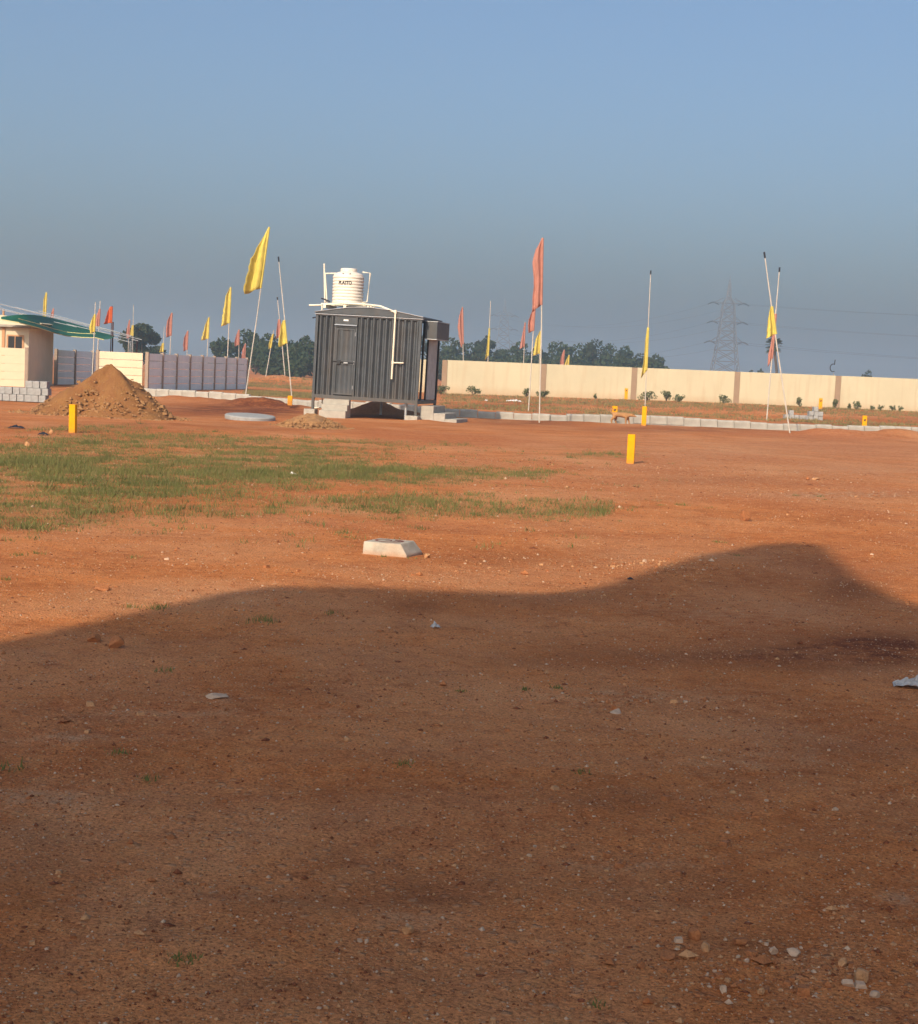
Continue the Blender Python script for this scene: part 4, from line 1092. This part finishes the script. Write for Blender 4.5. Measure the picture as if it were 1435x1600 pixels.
for sy, dx in ((-1, -.06), (1, .07)):
    chain(0, [((-.19 + dx * .3, sy * .075, .32), .065, .075), ((-.26 + dx, sy * .08, .20), .035, .038), ((-.235 + dx * 1.2, sy * .08, .05), .025, .026), ((-.195 + dx * 1.2, sy * .08, .018), .027, .022)])
chain(0, [((-.30, 0, .52), .035, .035), ((-.36, 0, .60), .027, .027), ((-.35, 0, .69), .025, .025), ((-.28, 0, .73), .022, .022), ((-.23, 0, .69), .016, .016)])
for sy in (-1, 1):
    chain(5, [((.435, sy * .045, .51), .022, .02), ((.445, sy * .065, .555), .012, .012)])
dm.from_pydata([j[0] for j in J], E, [])
dog = bpy.data.objects.new('dog', dm); col.objects.link(dog)
bm_ = bmesh.new(); bm_.from_mesh(dm); ly = bm_.verts.layers.skin.verify()
bm_.verts.ensure_lookup_table()
for v, j in zip(bm_.verts, J):
    v[ly].radius = (j[1] * 1.15, j[2] * 1.15)
bm_.verts[1][ly].use_root = True
bm_.to_mesh(dm); bm_.free()
dog.modifiers.new('skin', 'SKIN').use_smooth_shade = True
dog.modifiers.new('sub', 'SUBSURF').render_levels = 2
dm.materials.append(M['fur'])
dog.location = (p.x, p.y, g1(p.x, p.y)); dog.rotation_euler = (0, 0, R(-8)); dog.scale = (.86, .9, .66)
dog.modifiers['skin'].use_smooth_shade = True
tag(dog, 'tan dog with curled tail walking right along the kerb', 'dog')

# ------------------------------------------------------------------ single stones
def stone(label, px, py, wpx_, hpx, mt, seed, rz=0.0):
    g = G(px, py); sc = g.y / F
    rng = np.random.default_rng(seed)
    bm = bmesh.new(); bmesh.ops.create_icosphere(bm, subdivisions=3, radius=1.0)
    w, h = wpx_ * sc / 2, hpx * sc / 2
    cuts = [(Vector(rng.normal(size=3)).normalized(), rng.uniform(.52, .82)) for _ in range(11)]
    for v in bm.verts:
        for n_, d_ in cuts:
            e_ = v.co.dot(n_) - d_
            if e_ > 0: v.co -= n_ * e_
        v.co = Vector((v.co.x * w * 1.15, v.co.y * w * .95, v.co.z * h * 1.3))
    me_ = bpy.data.meshes.new('stone'); bm.to_mesh(me_); bm.free()
    me_.materials.append(M[mt])
    o = bpy.data.objects.new('stone', me_); col.objects.link(o)
    o.location = (g.x, g.y, g1(g.x, g.y) + h * .72); o.rotation_euler = (rng.uniform(-.2, .2), rng.uniform(-.2, .2), rz)
    tag(o, label, 'stone', 'loose stones on the soil')
for i, a in enumerate((('blocky brown stone at the shadow edge on the left', 180, 1016, 26, 19, 'stone_brown'), ('smaller brown stone left of the blocky brown stone', 147, 1008, 22, 13, 'stone_brown'),
                       ('reddish stone standing alone on the sunlit soil at right', 1163, 817, 19, 17, 'stone_brown'), ('tan angular stone alone in the shaded foreground', 637, 1453, 20, 17, 'stone_tan'),
                       ('orange brown stone at the right corner of the chamfered slab', 667, 871, 12, 8, 'stone_tan'), ('rounded brown stone above the foreground stones at lower right', 1085, 1468, 22, 20, 'stone_brown'),
                       ('pale stone beside the rounded brown stone at lower right', 1103, 1486, 17, 18, 'stone_tan'), ('flat brown stone right of the pale stone at lower right', 1156, 1477, 26, 13, 'stone_brown'),
                       ('broken white stone, left one of the white pair at lower right', 1208, 1490, 17, 14, 'stone_white'), ('broken white stone, right one of the white pair at lower right', 1240, 1490, 24, 12, 'stone_white'),
                       ('orange stone below the white pair at lower right', 1318, 1507, 16, 14, 'stone_tan'), ('half split cream and brown stone at lower right', 1345, 1535, 26, 26, 'stone_tan'),
                       ('white flake left of the half split stone', 1327, 1540, 22, 12, 'stone_white'), ('white pebble below the half split stone', 1366, 1558, 22, 11, 'stone_white'),
                       ('dull brown stone near the bottom edge, right of centre', 1014, 1566, 22, 15, 'stone_brown'), ('cream stone cluster pebble near the bottom edge', 1131, 1552, 13, 16, 'stone_white'),
                       ('orange pebble at the very bottom edge', 770, 1596, 14, 12, 'stone_tan'), ('round tan pebble near the bottom edge at right', 1190, 1554, 13, 12, 'stone_tan'), ('small cream stone left of the tan angular stone', 573, 1469, 10, 8, 'stone_white'),
                       ('grey tan stone low in the foreground left of centre', 1000, 1515, 15, 12, 'stone_brown'), ('long dark stone left of the rounded brown stone', 1045, 1498, 30, 12, 'stone_brown'),
                       ('white chip on the shaded soil right of centre', 1305, 1268, 11, 6, 'stone_white'), ('pale flat stone in the lime dust at left', 338, 1098, 34, 7, 'stone_white'), ('long white chip in the shaded middle', 962, 1118, 26, 4, 'stone_white'),
                       ('pinkish stone at the dark lump in the left grass', 80, 678, 7, 7, 'stone_tan'), ('orange stone in the grass below the left marker', 44, 697, 11, 9, 'stone_tan'), ('dark brown stone above the sunlit left corner', 160, 925, 24, 9, 'stone_brown'),
                       ('tan stone on the right track', 1275, 750, 13, 5, 'stone_tan'), ('small upright stone on the right track', 1262, 750, 7, 7, 'stone_brown'))):
    stone(*a, 400 + i, rz=i * 1.3)

# ------------------------------------------------------------------ litter
def crumple(name, label, cat, px, py, lx, ly, lz, mt, seed, rz=0.0, nx=16, ny=8):
    g = G(px, py); rng = np.random.default_rng(seed)
    vs, fs = [], []
    for i in range(nx + 1):
        for j in range(ny + 1):
            x, y = (i / nx - .5) * lx, (j / ny - .5) * ly
            edge = min(i, nx - i) / nx * 2
            z = lz * (.35 + .9 * abs(float(fbm(np.array(x / lx * 5 + seed), np.array(y / ly * 3.2), seed, 3)) * 2)) * (.45 + .55 * math.sin(math.pi * j / ny)) * min(1, .35 + edge)
            vs.append((x + rng.normal() * lx * .018, y + rng.normal() * ly * .05, z))
    for i in range(nx):
        for j in range(ny):
            fs.append((i * (ny + 1) + j, i * (ny + 1) + j + 1, (i + 1) * (ny + 1) + j + 1, (i + 1) * (ny + 1) + j))
    o = MB().add(vs, fs).build(name, mt, None, smooth=False)
    o.modifiers.new('sol', 'SOLIDIFY').thickness = .0025
    o.location = (g.x, g.y, g1(g.x, g.y) + .003); o.rotation_euler = (0, 0, rz)
    return tag(o, label, cat)
crumple('plastic_sheet', 'crumpled grey plastic sheet at the right edge of the shade', 'litter', 1428, 1080, .19, .10, .075, M['plastic_grey'], 3, R(-24))
crumple('white_sack', 'crumpled white sack on the grass between kerb and cream wall', 'sack', 803, 630, .75, .5, .18, M['bag'], 5)
crumple('white_sack', 'small white rag left of the white sack near the cream wall', 'rag', 760, 629, .16, .2, .12, M['bag'], 6)
crumple('plastic_scrap', 'small bluish white plastic scrap in the shade near centre', 'litter', 680, 983, .045, .04, .035, M['plastic_grey'], 7, .4, 8, 6)
crumple('plastic_scrap', 'pinkish white wrapper lying in the green grass', 'litter', 458, 742, .09, .06, .05, M['bag'], 8, .2, 8, 6)
crumple('rubber_scrap', 'small black scrap at the shadow edge right of centre', 'litter', 985, 905, .035, .04, .02, M['black_scrap'], 9, .2, 8, 6)
crumple('rubber_scrap', 'flat black scrap on the soil at the left of the heap', 'litter', 26, 670, .28, .2, .09, M['black_scrap'], 10, .1, 8, 6)
crumple('rubber_scrap', 'dark green lump in the grass left of the yellow marker', 'litter', 68, 681, .18, .16, .08, M['black_scrap'], 11, .1, 8, 6)

# ------------------------------------------------------------------ gravel, grass
rng = np.random.default_rng(11)
def scatter(n, y0, y1, power=1.0, spread=.36):
    u = rng.uniform(0, 1, n)
    y = (y0 ** power + u * (y1 ** power - y0 ** power)) ** (1 / power)
    x = rng.uniform(-spread, spread, n) * y
    return x, y
q = MB()
x, y = scatter(12000, 3.2, 24, .6)
z = gh(x, y)
cl_ = fbm(x / .8, y / .8, 91, 3)
for i in range(len(x)):
    if rng.random() > .62 + 1.5 * cl_[i]: continue
    s = min(.022, .0030 * math.exp(rng.normal(0, .55))) * (1 + y[i] * .03)
    t_ = rng.random()
    lump(q, (x[i], y[i], z[i] + s * .25), s, rng, 0 if t_ < .66 else (1 if t_ < .93 else 2))
g_ = q.build('gravel', [M['stone_brown'], M['stone_tan'], M['stone_white']]); g_['kind'] = 'stuff'; g_['label'] = 'small pebbles and grit strewn over the red soil'
# gravelly patches: pebbles gathered where the photo shows them
q = MB()
for cx, cy_, rx, ry, n, s0 in ((1200, 1520, 220, 70, 330, .0075), (1300, 1440, 130, 60, 120, .006), (740, 465 + 450, 0, 0, 0, 0), (1000, 880, 130, 14, 170, .012), (760, 890, 150, 14, 90, .010), (960, 1100, 180, 16, 160, .008),
                               (160, 1125, 120, 30, 120, .007), (1080, 890, 90, 12, 110, .012), (560, 1060, 220, 30, 150, .007), (1250, 770, 180, 10, 70, .016), (740, 790, 160, 12, 60, .012), (950, 1350, 100, 12, 70, .006), (300, 880, 250, 25, 90, .011)):
    for _ in range(n):
        g = G(rng.normal(cx, rx * .5), rng.normal(cy_, ry * .5)); s = .62 * s0 * math.exp(rng.normal(0, .55)); t_ = rng.random()
        lump(q, (g.x, g.y, g1(g.x, g.y) + s * .3), s, rng, 0 if t_ < .60 else (1 if t_ < .90 else 2))
g_ = q.build('gravel', [M['stone_brown'], M['stone_tan'], M['stone_white']]); g_['kind'] = 'stuff'; g_['label'] = 'patches of coarser pebbles on the red soil'

def grit(n, y0, y1, power, size, mats, probs, seed, label, sink=.15, flat=.8):
    global rng
    rng = np.random.default_rng(seed)
    x, y = scatter(n, y0, y1, power)
    k_ = rng.uniform(0, 1, n) < .60 + 1.6 * fbm(x / .7, y / .7, 91 + seed, 4)
    x, y = x[k_], y[k_]; n = len(x); z = gh(x, y)
    s_ = size * np.exp(rng.normal(0, .45, n)) * (1 + y * .045)
    V = np.array(OCT, float)[None] * rng.uniform(.55, 1.25, (n, 6, 3)) * s_[:, None, None] * np.array([1, 1, flat])
    a = rng.uniform(0, 6.28, n); c_, s2 = np.cos(a)[:, None], np.sin(a)[:, None]
    W = np.stack([V[..., 0] * c_ - V[..., 1] * s2 + x[:, None], V[..., 0] * s2 + V[..., 1] * c_ + y[:, None], V[..., 2] + (z + s_ * sink)[:, None]], -1).reshape(-1, 3)
    Fc = (np.array(OCF)[None] + 6 * np.arange(n)[:, None, None]).reshape(-1, 3)
    me = bpy.data.meshes.new('grit')
    me.vertices.add(len(W)); me.vertices.foreach_set('co', W.ravel())
    me.loops.add(Fc.size); me.loops.foreach_set('vertex_index', Fc.ravel().astype(np.int32))
    me.polygons.add(len(Fc)); me.polygons.foreach_set('loop_start', np.arange(len(Fc)) * 3)
    me.polygons.foreach_set('material_index', np.repeat(rng.choice(len(mats), n, p=probs), 8).astype(np.int32))
    me.update()
    for mt in mats: me.materials.append(mt)
    o = bpy.data.objects.new('grit', me); col.objects.link(o)
    o['kind'] = 'stuff'; o['label'] = label
grit(120000, 3.2, 28, .35, .0024, [M['stone_brown'], M['stone_tan'], M['stone_white'], M['stone_dark']], [.26, .32, .20, .22], 501, 'fine pale and dark grit covering the red soil')
grit(9000, 3.2, 32, .7, .0062, [M['stone_brown'], M['stone_dark']], [.75, .25], 502, 'crumbled clods of red earth lying on the soil', sink=.0, flat=.42)
def blades(q, x, y, z, n, h, spread, rng, w=.006, mi=None):
    x, y, z, h = (np.repeat(np.atleast_1d(np.asarray(v, float)) * np.ones(np.size(x)), n) for v in (x, y, z, h))
    k = len(x)
    a, l = rng.uniform(0, 6.28, k), h * rng.uniform(.4, 1.3, k)
    lean = rng.uniform(.1, 1.0, k) * l
    bx_, by_ = x + rng.normal(size=k) * spread, y + rng.normal(size=k) * spread
    b_ = rng.uniform(0, 6.28, k); wx, wy = w * np.cos(b_), w * np.sin(b_)
    vs = np.stack([np.stack([bx_ - wx, by_ - wy, z - .004], -1), np.stack([bx_ + wx, by_ + wy, z - .004], -1), np.stack([bx_ + lean * np.cos(a), by_ + lean * np.sin(a), z + l], -1)], 1).reshape(-1, 3)
    o = len(q.v)
    q.v += vs.tolist(); q.f += (np.arange(k * 3).reshape(-1, 3) + o).tolist()
    q.mi += [0] * k if mi is None else (rng.uniform(0, 1, k) < mi).astype(int).tolist()
q = MB()
x, y = scatter(80000, 11.5, 34, 1.3, .34)
d = grass_density(x, y)
nn = fbm(x / .9, y / .9, 71, 4); n3 = fbm(x / .25, y / .25, 77, 3); n4 = fbm(x / 3, y / 1.2, 83, 3)
keep = rng.uniform(0, 1, len(x)) < d ** 1.3 * np.clip(.55 + 2.2 * nn + 2.2 * n3 + .9 * n4, 0.03, 1)
x, y, d = x[keep], y[keep], d[keep]; z = gh(x, y)
tall = np.clip(1 + 2.6 * fbm(x / 1.4, y / 1.0, 87, 3), .4, 2.4) * rng.uniform(.6, 1.5, len(x))
blades(q, x, y, z, 9, .024 * tall + .014, .05, rng, .0045, .35)
w_ = rng.uniform(0, 1, len(x)) < .035
blades(q, x[w_], y[w_], z[w_], 16, .085, .045, rng, .005, .25)
xs_, ys_ = scatter(5200, 12, 33, 1.2, .34)
pxs, pys = proj(xs_, ys_, 0.0)
f_ = rng.uniform(0, 1, len(xs_)) < .55 * np.exp(-((pys - 770) / 75) ** 2) * np.clip((1130 - pxs) / 500, 0, 1) * np.clip(.5 + 3 * fbm(xs_ / .8, ys_ / .8, 123, 3), 0, 1)
blades(q, xs_[f_], ys_[f_], gh(xs_[f_], ys_[f_]), 12, .035 * rng.uniform(.5, 1.6, int(f_.sum())), .05, rng, .0045, .3)
print('grass tufts', len(x))
o = q.build('grass', [M['grass'], M['dry_grass']]); o['kind'] = 'stuff'; o['label'] = 'short green grass in uneven patches on the left of the field'
q = MB()
for px, py, s in ((405, 973, 1.3), (418, 972, .9), (240, 955, 1.1), (252, 953, .9), (205, 953, .8), (519, 961, .8), (1070, 790, 1.3), (1062, 789, .9), (1278, 775, 1.2), (1245, 774, 1.0), (231, 1217, .6), (8, 1203, .9), (259, 1052, .7), (660, 825, 1.1), (210, 873, .9), (60, 865, .9), (30, 868, .9),
                  (12, 845, 1.2), (10, 910, .7), (600, 870, .6), (990, 793, .8), (1033, 790, .7), (1130, 847, .8), (1120, 846, .7), (735, 645, .8), (629, 1202, .5), (908, 1215, .5), (290, 1502, .5), (278, 1500, .4), (935, 1566, .4), (1290, 780, .6), (872, 1080, .6), (820, 1083, .5), (540, 838, .6), (720, 1085, .4), (190, 1180, .6), (1155, 868, .6), (880, 815, .9), (855, 814, .7)):
    g = G(px, py); blades(q, g.x, g.y, g1(g.x, g.y), 26, .032 * s, .035 * s, rng, .0035)
o = q.build('grass', M['grass']); o['kind'] = 'stuff'; o['label'] = 'single small weeds scattered over the bare soil'
q = MB()
for _ in range(5200):
    px = rng.uniform(690, 1440); Yd = rng.uniform(66, 97) if rng.random() < .8 else rng.uniform(57, 66)
    if rng.random() > .55 + 1.4 * float(fbm(np.array(px / 60.), np.array(Yd / 3.), 95, 3)): continue
    g = foot(px, Yd); blades(q, g.x, g.y, g1(g.x, g.y), 7, .11, .10, rng, .016)
for _ in range(1500):
    px = rng.uniform(385, 490); Yd = rng.uniform(68, 80) if rng.random() < .6 else rng.uniform(92, 108)
    g = foot(px, Yd); blades(q, g.x, g.y, g1(g.x, g.y), 7, .09, .10, rng, .016)
o = q.build('grass', M['dry_grass']); o['kind'] = 'stuff'; o['label'] = 'dry straw coloured grass strip between the kerb and the cream wall'

# ------------------------------------------------------------------ an invented, unseen block behind the viewer, shaped to cast the foreground shadow
dS = Vector((math.sin(SUN_AZ), math.cos(SUN_AZ), 0)); nS = Vector((math.cos(SUN_AZ), -math.sin(SUN_AZ), 0))
BACK = 9.0
outline = []  # block silhouette, worked back from the wanted shadow edge
for px, py in ((-120, 1105), (0, 1040), (150, 992), (330, 935), (420, 920), (560, 919), (700, 925), (850, 928), (940, 915), (1000, 895), (1090, 868), (1180, 851), (1240, 848), (1290, 853), (1318, 880), (1345, 908), (1435, 945)):
    g = G(px, py)
    outline.append((g.dot(nS), (g.dot(dS) + BACK) * math.tan(SUN_EL)))
print('outline', [(round(a, 2), round(b_, 2)) for a, b_ in outline])
s0 = outline[0][0]
poly = [(s0, -.3)] + outline + [(.7, outline[-1][1] - .25), (.7, -.3)]
blocker = thing('shadow_blocker', 'invented shadow-casting office standing behind the viewer', 'shadow caster', -dS * BACK, -SUN_AZ)
MB().prism(poly, 'y', -6.0, 0).build('wall', M['blocker_wall'], blocker)
for wx, wz in ((-3.3, .9), (-3.3, 4.3), (-1.2, 4.3), (-3.3, 7.4), (-1.2, 7.4)):  # made-up windows, door and band dress the added block
    b = MB(); b.box(wx - .65, wx + .65, .004, .06, wz, wz + 1.4); w_ = b.build('window', M['white'], blocker)
    b = MB(); b.box(wx - .57, wx + .57, .05, .066, wz + .08, wz + 1.32); b.build('pane', M['glass_dark'], w_)
b = MB(); b.box(-1.6, -.6, .004, .05, 0, 2.1); d_ = b.build('door', M['house_trim'], blocker)
b = MB(); b.box(-.8, -.74, .051, .09, 1.0, 1.12); b.build('handle', M['galv'], d_)
b = MB(); b.box(-4.5, .7, .004, .1, 3.2, 3.4); b.build('string_course', M['concrete'], blocker)

# ------------------------------------------------------------------ the dusty air
b = MB(); b.box(-2700, 2700, -500, 3300, -2.0, 50)
hz = b.build('haze', [])
hz['kind'] = 'stuff'; hz['label'] = 'thin dusty morning haze over the field'
hm = bpy.data.materials.new('haze_air'); hm.use_nodes = True
hn = hm.node_tree.nodes; hn.remove(hn['Principled BSDF'])
pv = hn.new('ShaderNodeVolumePrincipled')
pv.inputs['Color'].default_value = (0.53, 0.82, 1.0, 1)
pv.inputs['Density'].default_value = 0.0012
pv.inputs['Anisotropy'].default_value = 0.4
hm.node_tree.links.new(pv.outputs[0], hn['Material Output'].inputs['Volume'])
hz.data.materials.append(hm)
hz.display_type = 'BOUNDS'
